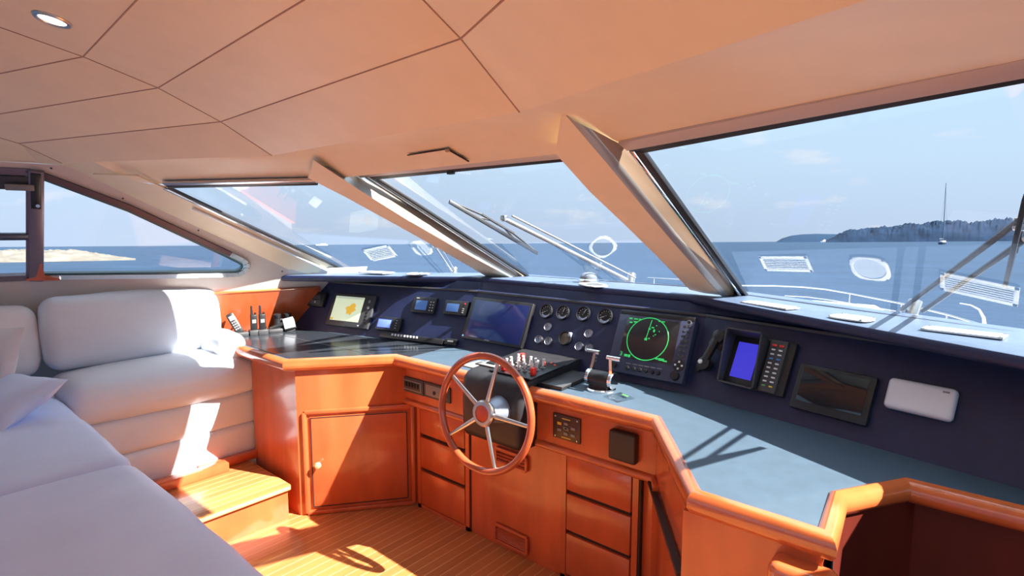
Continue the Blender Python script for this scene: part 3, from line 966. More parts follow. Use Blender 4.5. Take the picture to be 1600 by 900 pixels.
# wooden board on the side wall above the worktop
bd = thing('side_board', 'orange wooden board on the side wall behind the handsets', 'panel', on_wall(1.6, .8))
ob = bd.location.copy()
MB().prism([p - ob for p in (on_wall(1.20, .80, .002), on_wall(1.92, .80, .002), on_wall(1.92, 1.066, .002), on_wall(1.20, 1.066, .002))], W_N * .014).build('board', M['wood'], bd)
MB().bar(on_wall(1.20, 1.068, .009) - ob, on_wall(1.92, 1.068, .009) - ob, .012, .018, W_N, .003).build('board_cap', M['wood_trim'], bd)

# ------------------------------------------------------------------ sofas
sofa = thing('sofa', 'white upholstered sofa along the side wall beside the wooden step', 'sofa', (-3.25, .95, .18))
osf = sofa.location.copy()
RS = lambda half, r, c, **k: rounded(half, r, o=V(c) - osf, **k)
RS((.26, .44, .097), .035, (-3.31, .985, .277), crown=(.008, 0, 0), wob=.003, seed=1).build('lower_skirt', M['fabric'], sofa, smooth=60)
RS((.255, .44, .092), .035, (-3.31, .985, .456), crown=(.010, 0, 0), wob=.003, seed=2).build('upper_skirt', M['fabric'], sofa, smooth=60)
RS((.235, .445, .100), .075, (-3.265, .990, .640), crown=(.012, 0, .030), wob=.006, seed=3).build('seat_cushion', M['fabric'], sofa, smooth=60)
Rb = Matrix.Rotation(math.radians(-9), 3, 'Y')
RS((.075, .405, .180), .065, (-3.455, .945, .925), crown=(.02, .01, .008), wob=.006, seed=4, R=Rb).build('backrest', M['fabric'], sofa, smooth=60)
RS((.075, .40, .172), .065, (-3.49, .125, .905), crown=(.02, .01, .008), wob=.006, seed=5, R=Rb).build('backrest', M['fabric_grey'], sofa, smooth=60)
RS((.165, .072, .080), .06, (-3.25, 1.292, .785), crown=(.01, .004, .012), wob=.004, seed=6).build('armrest', M['fabric'], sofa, smooth=60)

af = thing('sofa', 'long pale blue sofa bench in the near corner with seamed cushions', 'sofa', (-2.3, .2, .18))
oaf = af.location.copy()
RA = lambda half, r, c, **k: rounded(half, r, o=V(c) - oaf, **k)
RA((1.16, .42, .17), .04, (-2.20, .105, .35)).build('base', M['fabric'], af, smooth=60)
for i, (xa, xb) in enumerate(((-3.40, -3.215), (-3.21, -2.135), (-2.13, -1.05))):
    RA(((xb - xa) / 2, .36, .085), .05, ((xa + xb) / 2, .182, .600), crown=(0, .012, .012), wob=.005, seed=8 + i, n=14).build('seat_cushion', M['leather_white'], af, smooth=60)
RA((1.12, .09, .22), .07, (-2.20, -.26, .86), crown=(0, .02, 0)).build('backrest', M['leather_white'], af, smooth=60)


def pillow(name, label, c, half, R, m, seed):
    t = thing(name, label, 'pillow', c)
    def f(p):
        x, y = p
        th = half[2] * (max(0, 1 - abs(x) ** 2.6) * max(0, 1 - abs(y) ** 2.6)) ** .45
        pinch = 1 - .07 * (1 - abs(x * y))
        return x * half[0] * pinch, y * half[1] * pinch, th
    n = 18; rows = []
    mb = MB()
    for sg in (1, -1):
        rows = []
        for i in range(n + 1):
            row = []
            for j in range(n + 1):
                a, b = -1 + 2 * i / n, -1 + 2 * j / n
                X, Y, Z = f((a, b)); q = V((X, Y, sg * Z))
                if abs(a) < 1 and abs(b) < 1: q += noise.noise_vector(q * 9 + V((seed, 0, 0))) * .006
                row.append(R @ q)
            rows.append(row)
        mb.loft(rows)
    mb.build('cover', m, t, smooth=70)
    return t


pillow('pillow', 'grey throw pillow leaning in the sofa corner at the left edge', (-3.32, .27, .82), (.20, .20, .06), Matrix.Rotation(math.radians(40), 3, 'Z') @ Matrix.Rotation(math.radians(72), 3, 'X'), M['fabric_grey'], 1)
pillow('pillow', 'pale blue throw pillow lying on the bench at the left edge', (-2.93, .33, .755), (.16, .15, .05), Matrix.Rotation(math.radians(25), 3, 'Z') @ Matrix.Rotation(math.radians(28), 3, 'X'), M['leather_white'], 2)

# ------------------------------------------------------------------ helm pod and wheel
pod = thing('helm_pod', 'black leather helm pod bulging from the console behind the wheel', 'console', (-1.538, 1.85, .7))
op = pod.location.copy()
pp = [(1.80, .54), (1.69, .54), (1.665, .552), (1.655, .58), (1.652, .70), (1.654, .775), (1.662, .808), (1.682, .828), (1.715, .838), (1.80, .843), (2.07, .858), (2.12, .85), (2.12, .802), (1.80, .802)]
ctr = V((0, 1.86, .71))
rows = []
for dx, k in ((-.165, .90), (-.160, .965), (-.150, .99), (-.135, 1.0), (.135, 1.0), (.150, .99), (.160, .965), (.165, .90)):
    rows.append([V((-1.538 + dx, ctr.y + (y - ctr.y) * (k if y < 1.8 else 1), z if .80 < z < .804 or y > 2.0 else .69 + (z - .69) * k)) - op for y, z in pp])
MB().loft(rows, True, True).build('pod_body', M['black_soft'], pod, smooth=45)

WC = V((-1.468, 1.55, .7206))
ya, tl = .065, .104
WN = V((math.sin(ya) * math.cos(tl), -math.cos(ya) * math.cos(tl), math.sin(tl))).normalized()
wheel = thing('steering_wheel', 'large five spoke steering wheel with varnished wood rim and steel spokes', 'steering wheel', WC)
MB().torus((0, 0, 0), .2265, .0150, WN, 96, 14).build('rim', M['wood_rim'], wheel, smooth=80)
MB().lathe([(.030, -.012), (.050, -.010), (.053, -.002), (.052, .008), (.046, .014), (.034, .015), (.033, .010)], (0, 0, 0), WN, 40).build('hub_ring', M['steel'], wheel, smooth=30)
MB().lathe([(.0335, .004), (.0335, .011), (.020, .015), (0, .016)], (0, 0, 0), WN, 32).build('boss', M['red_wood'], wheel, smooth=30)
for px, py in ((704, 584), (776, 572), (825, 667), (773, 735), (703, 679)):
    e = hp(px, py, WC, WN) - WC
    e.normalize()
    s = WN.cross(e).normalized()
    rows = []
    for d, w, t in ((.042, .0105, .007), (.06, .0105, .007), (.19, .0080, .006), (.222, .0075, .006)):
        ring = []
        for k in range(10):
            a = 2 * math.pi * k / 10
            ring.append(e * d + s * w * math.cos(a) + WN * (t * math.sin(a) - .002))
        rows.append(ring)
    MB().loft(rows, True, True).build('spoke', M['steel'], wheel, smooth=60)
MB().lathe([(.030, -.008), (.036, -.03), (.048, -.065), (.055, -.094), (.058, -.108)], (0, 0, 0), WN, 32).build('column_cone', M['cone'], wheel, smooth=50)

# switches on the pod
def podz(y): return .843 + (y - 1.80) * .0555
PS = math.atan(.0555)
RP = Matrix.Rotation(PS, 3, 'X')
tp = thing('toggle_board', 'black toggle switch board on the pod top with red guards', 'switch panel', V((-1.475, 1.83, podz(1.83) + .001)), RP)
MB().box((0, 0, .003), (.23, .24, .006), bev=.002).build('plate', M['black'], tp)
tog = [(-.075 + .035 * i, y) for y in (-.055, -.015, .025) for i in range(5)]
for k, (x, y) in enumerate(tog):
    b = MB().lathe([(.011, .006), (.011, .010), (.006, .013), (.006, .016)], (x, y, 0), (0, 0, 1), 10).build('toggle', M['mid_grey'], tp)
    MB().tube([(x, y, .014), (x + .003, y - .006 if k % 2 else y + .006, .046)], [.0042, .0060], 8).build('lever', M['white'], b)
for x, y in ((-.09, .075), (.088, -.07), (-.058, -.088)):
    g = MB().box((x, y, .020), (.020, .022, .034), bev=.004).build('guard', M['red'], tp)
for x, y, m in ((.02, .095, 'red'), (.055, .10, 'orange_lamp'), (.085, .085, 'orange_lamp'), (.05, .06, 'red'), (-.02, .098, 'white')):
    MB().lathe([(.006, .005), (.006, .010), (0, .012)], (x, y, 0), (0, 0, 1), 10).build('lamp', M[m], tp)
tc = thing('trim_tab_control', 'small grey control plate with red marks on the pod, behind the wheel rim', 'switch panel', V((-1.64, 1.80, podz(1.80) + .001)), RP)
MB().box((0, 0, .003), (.11, .10, .006), bev=.002).build('plate', M['mid_grey'], tc)
MB().box((.0, -.012, .008), (.05, .03, .008), bev=.003).build('rocker', M['black'], tc)
MB().box((.0, .02, .007), (.06, .008, .004)).build('red_mark', M['red'], tc)
MB().box((-.035, .03, .007), (.02, .02, .006), bev=.002).build('button', M['white'], tc)
tc2 = thing('trim_tab_control', 'pale control plate on the worktop left of the helm pod', 'switch panel', V((-1.80, 1.86, .8005)))
MB().box((0, 0, .003), (.10, .12, .006), bev=.002).build('plate', M['alu'], tc2)
MB().box((.01, .01, .008), (.035, .045, .010), bev=.003).build('rocker', M['dark_grey'], tc2)

# ------------------------------------------------------------------ throttle, folder, plate
th = thing('engine_throttle', 'twin chrome lever engine throttle on the worktop right of the wheel', 'throttle', V((-1.150, 1.90, .8005)))
MB().lathe([(0, 0), (.060, 0), (.060, .006), (.055, .010), (0, .011)], (0, 0, 0), (0, 0, 1), 28, 1.0).build('base_plate', M['chrome'], th, smooth=30)
MB().tube([(-.044, 0, .042), (.044, 0, .042)], .034, 24).build('drum', M['black'], th, smooth=40)
MB().box((0, 0, .022), (.084, .056, .036), bev=.006).build('pedestal', M['black'], th)
for sx, ly in ((-1, .012), (1, -.004)):
    x = .052 * sx
    l = MB().lathe([(0, -.010), (.030, -.010), (.034, -.006), (.034, .006), (.030, .010), (0, .010)], (x, 0, .045), (1, 0, 0), 28).build('lever_hub', M['chrome'], th, smooth=30)
    MB().loft([[V((x - .006, ly * k - w, z)), V((x + .006, ly * k - w, z)), V((x + .006, ly * k + w, z)), V((x - .006, ly * k + w, z))] for k, z, w in ((1, .070, .011), (2.2, .10, .009), (3.2, .135, .008))], True, True).build('lever_arm', M['chrome'], l, smooth=30)
    MB().tube([(x - .030 + .012 * sx, ly * 3.4, .140), (x + .030 + .012 * sx, ly * 3.4, .140)], .0085, 14).build('lever_grip', M['chrome'], l, smooth=40)
fo = thing('folder', 'flat black folder lying on the worktop between pod and throttle', 'folder', V((-1.352, 1.905, .8005)), Matrix.Rotation(math.radians(4), 3, 'Z'))
MB().box((.03, .0, .006), (.115, .27, .012), bev=.003).build('cover', M['black'], fo)
MB().box((.035, -.005, .014), (.105, .255, .004), bev=.001).build('flap', M['dark_grey'], fo)
pl = thing('clear_plate', 'small clear plastic plate with green lettering beside the throttle', 'plate', hz(967, 622, .8005), Matrix.Rotation(math.radians(-20), 3, 'Z'))
MB().box((0, 0, .003), (.085, .09, .005), bev=.002).build('plate', M['glass'], pl)
MB().box((-.0, .030, .0065), (.032, .010, .001)).build('green_print', M['green_key'], pl)

# ------------------------------------------------------------------ panels on the wooden apron
YB = 1.7695
def on_apron(px, py): return hy(px, py, YB)
def apron_rect(pts):
    q = [on_apron(*p) for p in pts]
    c = sum(q, V()) / 4
    return c, abs(q[1].x - q[0].x) * .5 + abs(q[2].x - q[3].x) * .5, abs(q[0].z - q[3].z) * .5 + abs(q[1].z - q[2].z) * .5
RF3 = Matrix(((1, 0, 0), (0, 0, -1), (0, 1, 0)))      # local z out of the apron, y up
c, w, h = apron_rect([(628, 585), (663, 596), (663, 619), (628, 608)])
swf = thing('breaker_box', 'grey framed breaker panel left of the wheel, nearer the corner cabinet', 'switch panel', c, RF3)
MB().box((0, 0, .004), (w, h, .010), bev=.003).build('frame', M['dark_grey'], swf)
MB().box((.004, -.001, .0085), (w * .78, h * .66, .003), bev=.001).build('inner_plate', M['mid_grey'], swf)
MB().box((.004, -.001, .0098), (w * .70, h * .52, .003), bev=.001).build('breaker_bed', M['dark_grey'], swf)
for k in range(5):
    MB().box((.004 + w * .62 * (k - 2) / 5, .004, .013), (w * .085, h * .30, .006), bev=.001).build('breaker', M['black'], swf)
c, w, h = apron_rect([(664, 595), (705, 607), (705, 630), (664, 619)])
swg = thing('control_box', 'grey framed panel with a round knob, partly behind the wheel rim', 'switch panel', c, RF3)
MB().box((0, 0, .004), (w, h, .010), bev=.003).build('frame', M['dark_grey'], swg)
MB().box((-.004, 0, .0085), (w * .80, h * .72, .004), bev=.001).build('inner_plate', M['mid_grey'], swg)
MB().lathe([(.010, .008), (.010, .013), (.005, .015), (0, .015)], (-.014, -.006, 0), (0, 0, 1), 14).build('knob', M['black'], swg)
c, w, h = apron_rect([(866, 643), (909, 656), (907, 693), (865, 682)])
bp = thing('button_panel', 'brown square button panel with corner screws on the right apron', 'switch panel', c, RF3)
brown = mat('brown plate', (.060, .022, .012), .35)
MB().box((0, 0, .004), (w, h, .008), bev=.002).build('plate', brown, bp)
for sx in (-1, 1):
    for sy in (-1, 1):
        MB().lathe([(.004, .008), (.003, .0105), (0, .011)], (sx * w * .40, sy * h * .40, 0), (0, 0, 1), 10).build('screw', M['steel'], bp)
for k, (x, y) in enumerate(((0, .18), (-.02, 0), (.02, -.02), (.26, .06), (0, -.22), (.26, -.22), (-.24, -.12), (-.24, .14))):
    MB().box((x * w, y * h, .0095), (w * .15, h * .11, .004), bev=.001).build('button', M['mid_grey'] if k != 7 else M['yellow_key'], bp)
MB().box((0, .36 * h, .0083), (w * .3, h * .035, .0008)).box((0, -.40 * h, .0083), (w * .34, h * .035, .0008)).build('legend', M['yellow_key'], bp)
c, w, h = apron_rect([(957, 667), (1001, 678), (999, 723), (956, 713)])
bb = thing('black_box', 'black padded square box mounted on the right apron', 'box', c, RF3)
rounded((w / 2 * .97, h / 2, .017), .010, 4, crown=(0, 0, .002), o=(0, 0, .017)).build('cover', mat('brown black padding', (.035, .020, .015), .5), bb, smooth=60)
MB().box((0, 0, .002), (w * .9, h * .92, .004)).build('back_plate', M['black'], bb)

# ------------------------------------------------------------------ instruments on the sloping panel
def monitor(name, label, cat, i, outer, screen, smat, depth=.022, bez=None, off=None):
    c, w, h = rect_uv(outer, i, depth)
    d = device(name, label, cat, i, c)
    MB().box((0, 0, depth / 2), (w, h, depth), bev=min(.006, depth * .35)).build('housing', bez or M['black'], d)
    sc_, sw_, sh_ = inner(c, screen, i, depth)
    s = MB().box((sc_.x, sc_.y, depth), (sw_, sh_, .003), bev=.0008).build('screen', smat, d)
    return d, c, w, h, sc_, sw_, sh_, depth, s


# left face
d, c, w, h, s_, sw_, sh_, dep, scr = monitor('chart_plotter', 'chart plotter with a lit chart screen on the left of the panel', 'chart plotter', 0,
    [(524, 457), (588, 462), (573, 514), (506, 507)], [(527.5, 463), (571, 464.5), (559, 504), (513.5, 499)], M['chart'], .02, M['dark_grey'])
land = [(-.10, .02), (-.03, .12), (.02, .10), (.08, .22), (.16, .26), (.24, .17), (.22, .05), (.28, -.02), (.16, -.14), (.12, -.26), (.03, -.20), (-.02, -.22), (-.04, -.06)]
z_ = dep + .0016
MB().prism([(s_.x + (x + .04) * sw_, s_.y + y * sh_ * .95, z_) for x, y in land], (0, 0, .0008)).build('chart_land', M['chart_land'], scr)
MB().box((s_.x - .44 * sw_, s_.y - .44 * sh_, z_), (sw_ * .10, sh_ * .08, .001)).build('chart_corner', M['chart_land'], scr)
MB().box((s_.x, s_.y + .45 * sh_, z_), (sw_ * .96, sh_ * .09, .001)).build('chart_bar', M['chart_bar'], scr)
for k, y in enumerate((.30, .12)):
    MB().lathe([(.010, dep), (.010, dep + .005), (0, dep + .006)], (w * .40, y * h, 0), (0, 0, 1), 14).build('knob', M['mid_grey'], d)
for k in range(4):
    MB().box((w * .40, -.02 * h - .10 * h * k, dep + .001), (.014, .010, .003), bev=.001).build('key', M['black'], d)
MB().box((w * .28, -.43 * h, dep + .001), (.010, .006, .002)).build('power_mark', M['offwhite_mark'], d)

d, c, w, h, *_ = monitor('intercom_speaker', 'small black speaker box with a pale centre dot at the far left of the panel', 'speaker', 0,
    [(485, 455), (509, 456), (504, 479), (479, 477)], [(488, 460), (503, 460.5), (500, 467), (485, 466.5)], M['dark_grey'], .025)
for k in range(3):
    MB().box((0, -.12 * h - .10 * h * k, .0255), (w * .6, .0025, .002)).build('grille_bar', M['mid_grey'], d)
MB().lathe([(.006, .025), (.006, .028), (0, .029)], (0, -.22 * h, 0), (0, 0, 1), 12).build('dot', M['white'], d)

d, c, w, h, s_, sw_, sh_, dep, scr = monitor('depth_display', 'small depth display with a pale lit screen below the left radios', 'display', 0,
    [(590, 494.5), (629, 496), (622, 517.5), (585, 515)], [(592, 498.5), (612, 500), (608.5, 512), (589, 510.5)], M['screen_small'], .022)
MB().box((s_.x, s_.y, dep - .0004), (sw_ * 1.12, sh_ * 1.25, .002)).build('blue_bezel', mat('blue bezel', (.02, .04, .22), .3), d)
for k in range(4):
    MB().box((w * .33, h * (.27 - .18 * k), dep + .001), (.010, .006, .003), bev=.001).build('key', M['mid_grey'], d)

d, c, w, h, s_, sw_, sh_, dep, scr = monitor('vhf_radio', 'black marine radio with a dim screen and pale keys, left one of the pair', 'radio', 0,
    [(645, 462.5), (683, 465), (677, 490), (642, 488)], [(650.5, 469), (669, 470), (665, 484.5), (648, 483.5)], M['screen_lcd'], .02)
for a in range(2):
    for b in range(4):
        MB().box((w * (.30 + .11 * a), h * (.20 - .17 * b), dep + .001), (.007, .005, .003), bev=.001).build('key', M['offwhite_mark'], d)
MB().box((-.30 * w, .40 * h, dep + .0005), (.02, .003, .001)).build('mark', M['offwhite_mark'], d)

d, c, w, h, s_, sw_, sh_, dep, scr = monitor('autopilot_display', 'black autopilot display with a red lamp beside the large monitor', 'display', 0,
    [(695, 468.5), (733.5, 470.5), (728, 493), (692, 491)], [(699, 474), (717.5, 475), (715.5, 487.5), (696, 486)], M['screen_lcd'], .02)
MB().lathe([(.004, dep), (.004, dep + .003), (0, dep + .004)], (w * .36, h * .30, 0), (0, 0, 1), 10).build('red_lamp', mat('lit red lamp', (.6, .02, .02), .4, emit=(.8, .02, .03), es=.8), d)
for k in range(3):
    MB().box((w * .32, h * (-.05 - .13 * k), dep + .001), (.012, .006, .003), bev=.001).build('key', M['mid_grey'], d)

# switch strip and little boxes at the foot of the left face
a0, u0_, v0_, w0_, R0m = PF[0]
q0, q1 = uv(600, 524, 0), uv(692, 541, 0)
d = device('switch_strip', 'low black switch strip with pale marks along the foot of the panel', 'switch panel', 0, V(((q0.x + q1.x) / 2, .018)))
MB().box((0, 0, .014), (q1.x - q0.x + .02, .032, .028), bev=.004).build('housing', M['black'], d)
for k in range(9):
    MB().box((-.13 + .022 * k, .006, .0285), (.012, .012, .004), bev=.001).build('rocker', M['offwhite_mark'], d)
d = device('usb_socket', 'small black socket box at the foot of the panel beside the monitor', 'socket', 0, V((uv(707, 538, 0).x, .024)))
MB().box((0, 0, .014), (.075, .036, .028), bev=.006).build('housing', M['black'], d)
MB().box((0, .002, .0285), (.035, .008, .002)).build('slot', M['mid_grey'], d)

# middle face: large monitor
d, c, w, h, s_, sw_, sh_, dep, scr = monitor('flat_monitor', 'large blank dark blue monitor above the steering wheel', 'monitor', 1,
    [(739, 464), (834, 473), (813, 546), (720, 526)], [(744, 469), (829, 478), (810.5, 541), (726, 523)], M['screen_blue_dark'], .026)
MB().lathe([(.004, dep), (.004, dep + .002), (0, dep + .003)], (-w * .47, -h * .44, 0), (0, 0, 1), 10).build('power_lamp', mat('lit blue lamp', (.1, .3, .6), .4, emit=(.25, .55, .9), es=1.0), d)
MB().box((-.05 * w, -.455 * h, dep + .0006), (.035, .006, .001)).build('maker_mark', M['mid_grey'], d)


def gauge(name, label, px, py, rad, ndeg, big=True, group=None, sector=None):
    c = uv(px, py, 1, .01)
    d = device(name, label, 'gauge', 1, c, group)
    MB().lathe([(rad * .86, .004), (rad * .88, .011), (rad * .96, .013), (rad, .009), (rad, 0)], (0, 0, 0), (0, 0, 1), 32).build('bezel', M['black'] if big else M['steel'], d, smooth=30)
    MB().lathe([(rad * .88, .005), (0, .005)], (0, 0, 0), (0, 0, 1), 32).build('dial', M['dial'] if big else M['dial_pale'], d)
    if big:
        t = MB()
        for k in range(11):
            a = math.radians(225 - 27 * k); r1, r2 = rad * .64, rad * .80
            t.bar((r1 * math.cos(a), r1 * math.sin(a), .0056), (r2 * math.cos(a), r2 * math.sin(a), .0056), .0022, .0006, V((0, 0, 1)))
        t.build('scale', M['offwhite_mark'], d)
        rows = []
        for k in range(13):
            a = math.radians(210 + 120 * k / 12)
            rows.append([V((rad * .58 * math.cos(a), rad * .58 * math.sin(a), .0055)), V((rad * .85 * math.cos(a), rad * .85 * math.sin(a), .0055))])
        MB().loft(rows).build('lower_scale', M['dial_pale'], d)
    a = math.radians(ndeg); e = V((math.cos(a), math.sin(a), 0))
    MB().bar(-e * rad * .2 + V((0, 0, .008)), e * rad * .66 + V((0, 0, .008)), rad * .06, .0012, V((0, 0, 1))).build('needle', M['offwhite_mark'] if big else M['dial'], d)
    if big: MB().lathe([(rad * .12, .005), (rad * .12, .009), (0, .010)], (0, 0, 0), (0, 0, 1), 14).build('pivot', M['dark_grey'], d)
    return d


gr = 'large round engine gauges under the shelf'
gauge('engine_gauge', 'large black round gauge next to the monitor, first of the row of four', 853, 486, .036, 205, group=gr)
gauge('engine_gauge', 'large black round gauge with upright needle, second of the row of four', 879, 488, .036, 80, group=gr)
gauge('engine_gauge', 'large black round gauge above the blue middle dial, third of the row of four', 911, 490, .036, 65, group=gr)
gauge('engine_gauge', 'large black round gauge beside the radar, last of the row of four', 945, 494, .037, 200, group=gr)
gs = 'small pale round gauges on the middle panel'
gauge('small_gauge', 'small pale gauge at the top of the left trio beside the monitor', 856, 510.5, .0205, 130, False, gs)
gauge('small_gauge', 'small pale gauge at the lower left of the left trio', 841.5, 530, .0205, 120, False, gs)
gauge('small_gauge', 'small pale gauge at the lower right of the left trio', 856.5, 533, .0205, 100, False, gs)
gauge('small_gauge', 'small pale gauge at the top of the right trio beside the radar', 919.5, 521, .0205, 110, False, gs)
gauge('small_gauge', 'small pale gauge at the lower left of the right trio', 904.5, 541, .0205, 120, False, gs)
gauge('small_gauge', 'small pale gauge at the lower right of the right trio', 920.5, 544, .0205, 90, False, gs)
c = uv(882, 528, 1, .012)
d = device('rudder_indicator', 'round brownish indicator dial between the two trios of small gauges', 'gauge', 1, c)
MB().lathe([(.026, .006), (.028, .014), (.033, .015), (.035, .0)], (0, 0, 0), (0, 0, 1), 32).build('bezel', M['black'], d, smooth=30)
MB().lathe([(.027, .008), (0, .009)], (0, 0, 0), (0, 0, 1), 32).build('dial', noisy(mat('brown dial', (.13, .11, .085), .2), (1, 1, 1), 60, 3, .6, 1.5), d)
MB().box((.024, .020, .010), (.020, .022, .010), bev=.004).build('dimmer_knob', M['dial_pale'], d)

# radar
d, c, w, h, s_, sw_, sh_, dep, scr = monitor('radar_display', 'large radar display with a green range ring on its screen', 'radar', 1,
    [(971, 485), (1089, 499), (1064, 601), (946, 577)], [(985, 494.5), (1065.5, 504.5), (1047.5, 571), (962.5, 556.5)], mat('radar tube', (.012, .010, .012), .12, emit=(.010, .007, .008), es=1.0), .04, mat('blue grey radar casing', (.035, .042, .085), .42))
zt = dep + .0018
cc = V((s_.x + .02 * sw_, s_.y + .0 * sh_, zt)); RR = sh_ * .455
def radar_pt(px, py):
    q = uv(px, py, 1, zt); return V((q.x - c.x, q.y - c.y, zt))
pts_r = [radar_pt(*p) for p in ((1018, 499), (978, 530), (1046, 530), (1010, 561.5))]
cc = V(((pts_r[1].x + pts_r[2].x) / 2, (pts_r[0].y + pts_r[3].y) / 2, zt))
RR = ((pts_r[2] - pts_r[1]).length + (pts_r[0] - pts_r[3]).length) / 4
MB().torus(cc, RR, .0020, (0, 0, 1), 72, 6).build('range_ring', M['radar_green'], scr)
ec_ = MB()
ec_.bar(radar_pt(1009, 530), radar_pt(1019, 500), .003, .001, V((0, 0, 1)))
for px, py, sx, sy in ((1009, 530, .012, .010), (1014, 529, .006, .006), (1015, 514, .010, .005), (1020, 512, .012, .005), (1022, 517, .008, .012), (1026, 509, .005, .004), (1030, 518, .004, .004), (1024, 523, .006, .004), (1021, 525, .005, .003)):
    ec_.box(radar_pt(px, py), (sx, sy, .001))
ec_.build('echoes', M['radar_green'], scr)
for blocks in (((986, 497.5, .014, .006), (994, 498.5, .018, .005), (1000, 499, .010, .005), (986, 503.5, .014, .006), (993, 503, .016, .006)),
               ((1032, 502.5, .018, .003), (1037, 503, .012, .004)), ((978, 555, .016, .010), (983, 556, .010, .012)),
               ((1026, 560.5, .012, .007), (1033, 562, .024, .010), (1039, 564.5, .016, .006))):
    tx = MB()
    for px, py, sx, sy in blocks: tx.box(radar_pt(px, py), (sx, sy, .001))
    tx.build('readout', M['radar_green'], scr)


def text_part(s, size, m, parent, p, name='lettering'):
    cu_ = bpy.data.curves.new('t', 'FONT'); cu_.body = s; cu_.size = size; cu_.extrude = .0003; cu_.align_x = 'CENTER'; cu_.align_y = 'CENTER'
    to = bpy.data.objects.new('t', cu_); C.objects.link(to)
    dg = bpy.context.evaluated_depsgraph_get(); me = bpy.data.meshes.new_from_object(to.evaluated_get(dg))
    bpy.data.objects.remove(to); bpy.data.curves.remove(cu_)
    o = bpy.data.objects.new(name, me); C.objects.link(o); me.materials.clear(); me.materials.append(m)
    o.parent = parent; o.location = p
    return o


text_part('3', .026, M['radar_green'], scr, radar_pt(970.5, 552.5) + V((0, 0, .0006)), 'range_figure')
yb = -h / 2 + .030
kn = MB()
for k, x in enumerate((-.40, -.22, -.13, -.05, .03, .11, .19)):
    b = MB().lathe([(.012 if k == 0 else .009, dep - .001), (.011 if k == 0 else .008, dep + .010), (0, dep + .011)], (x * w, yb - .004, 0), (0, 0, 1), 14).build('knob', M['black'], d, smooth=30)
    MB().box((x * w, yb + .015, dep + .0006), (.022, .004, .001)).build('key_mark', M['mid_grey'], d)
MB().lathe([(.019, dep - .001), (.017, dep + .014), (0, dep + .015)], (.40 * w, -.40 * h, 0), (0, 0, 1), 20).build('tuning_knob', M['black'], d, smooth=30)
for k in range(7):
    for a in (-1, 1):
        MB().box((.415 * w + a * .009, h * (.36 - .075 * k), dep + .001), (.013, .010, .004), bev=.001).build('key', M['dark_grey'], d)
pad = MB().lathe([(.024, dep), (.024, dep + .003), (0, dep + .003)], (.415 * w, -.235 * h, 0), (0, 0, 1), 24).build('cursor_pad', M['black'], d)
for a, b in ((0, 1), (0, -1), (1, 0), (-1, 0)):
    MB().box((.415 * w + a * .014, -.235 * h + b * .014, dep + .004), (.008, .008, .003), bev=.001).build('cursor_key', M['offwhite_mark'], pad)
MB().box((0, .485 * h, dep * .6), (w * .98, .02, dep * .9), bev=.003).build('hood_lip', M['black'], d)
MB().lathe([(.010, dep), (.010, dep + .004), (.007, dep + .004)], (.43 * w, .43 * h, 0), (0, 0, 1), 16).build('brilliance_knob', M['mid_grey'], d)

# right face
c = (uv(1126, 522, 2, .03) + uv(1098, 572, 2, .03)) / 2
ax_ = (uv(1126, 522, 2, .03) - uv(1098, 572, 2, .03)); L_ = ax_.length; ang = math.atan2(ax_.y, ax_.x) - math.pi / 2
d = device('telephone_handset', 'black telephone handset hanging beside the radar', 'handset', 2, c)
RH = Matrix.Rotation(ang, 3, 'Z')
MB().box((0, 0, .035), (.030, L_ * .8, .022), RH, .008).build('grip', M['black'], d)
for sg in (1, -1):
    MB().lathe([(0, .010), (.024, .010), (.028, .022), (.026, .040), (.016, .046), (0, .046)], RH @ V((0, sg * L_ * .42, 0)), (0, 0, 1), 20).build('earpiece' if sg > 0 else 'mouthpiece', M['black'], d, smooth=50)
MB().box((0, .30 * L_, .008), (.06, .05, .016), RH, .004).build('cradle', M['dark_grey'], d)
MB().lathe([(.009, .046), (.008, .051), (0, .053)], RH @ V((-.008, -L_ * .42, 0)), (0, 0, 1), 14).build('pale_button', M['white'], d)
MB().lathe([(0, .012), (.012, .010), (.014, 0)], RH @ V((-.03, -L_ * .62, 0)), (0, 0, 1), 14).build('hook_knob', M['black'], d)

# hooded sounder
scp = [(1156, 534), (1185, 539), (1176, 598), (1140, 585)]
c, w, h = rect_uv(scp, 2, .02)
d = device('hooded_sounder', 'black hooded sounder with a bright blue screen and a key column', 'sounder', 2, c)
hw_, hh_ = w / 2 + .020, h / 2 + .022
MB().box((.045, 0, .010), (w + .16, h + .06, .020), bev=.005).build('housing', M['black'], d)
MB().box((0, 0, .0205), (w, h, .003)).build('screen', M['screen_blue'], d)
hood = MB()
D1 = .085
for (xa, ya_), (xb, yb_), d1, d2 in (((-hw_, hh_), (hw_, hh_), D1, D1), ((-hw_, -hh_), (-hw_, hh_), .045, D1), ((hw_, -hh_), (hw_, hh_), .045, D1), ((-hw_, -hh_), (hw_, -hh_), .045, .045)):
    nx, ny = (-(yb_ - ya_), xb - xa); ln = math.hypot(nx, ny); nx, ny = nx / ln * .006, ny / ln * .006
    if nx * (xa + xb) + ny * (ya_ + yb_) < 0: nx, ny = -nx, -ny
    k1, k2 = 1.06, 1.06
    a, b = V((xa, ya_, .018)), V((xb, yb_, .018))
    a2, b2 = V((xa * k1, ya_ * k1, d1)), V((xb * k2, yb_ * k2, d2))
    t = V((nx, ny, 0))
    hood.add([a, b, b2, a2, a + t, b + t, b2 + t, a2 + t], [(0, 1, 2, 3), (7, 6, 5, 4), (3, 2, 6, 7), (0, 3, 7, 4), (1, 5, 6, 2), (0, 4, 5, 1)])
hood.build('hood', M['dark_grey'], d, smooth=20)
kx = hw_ + .050
MB().box((kx, 0, .022), (.062, h + .055, .022), bev=.004).build('key_column', M['dark_grey'], d)
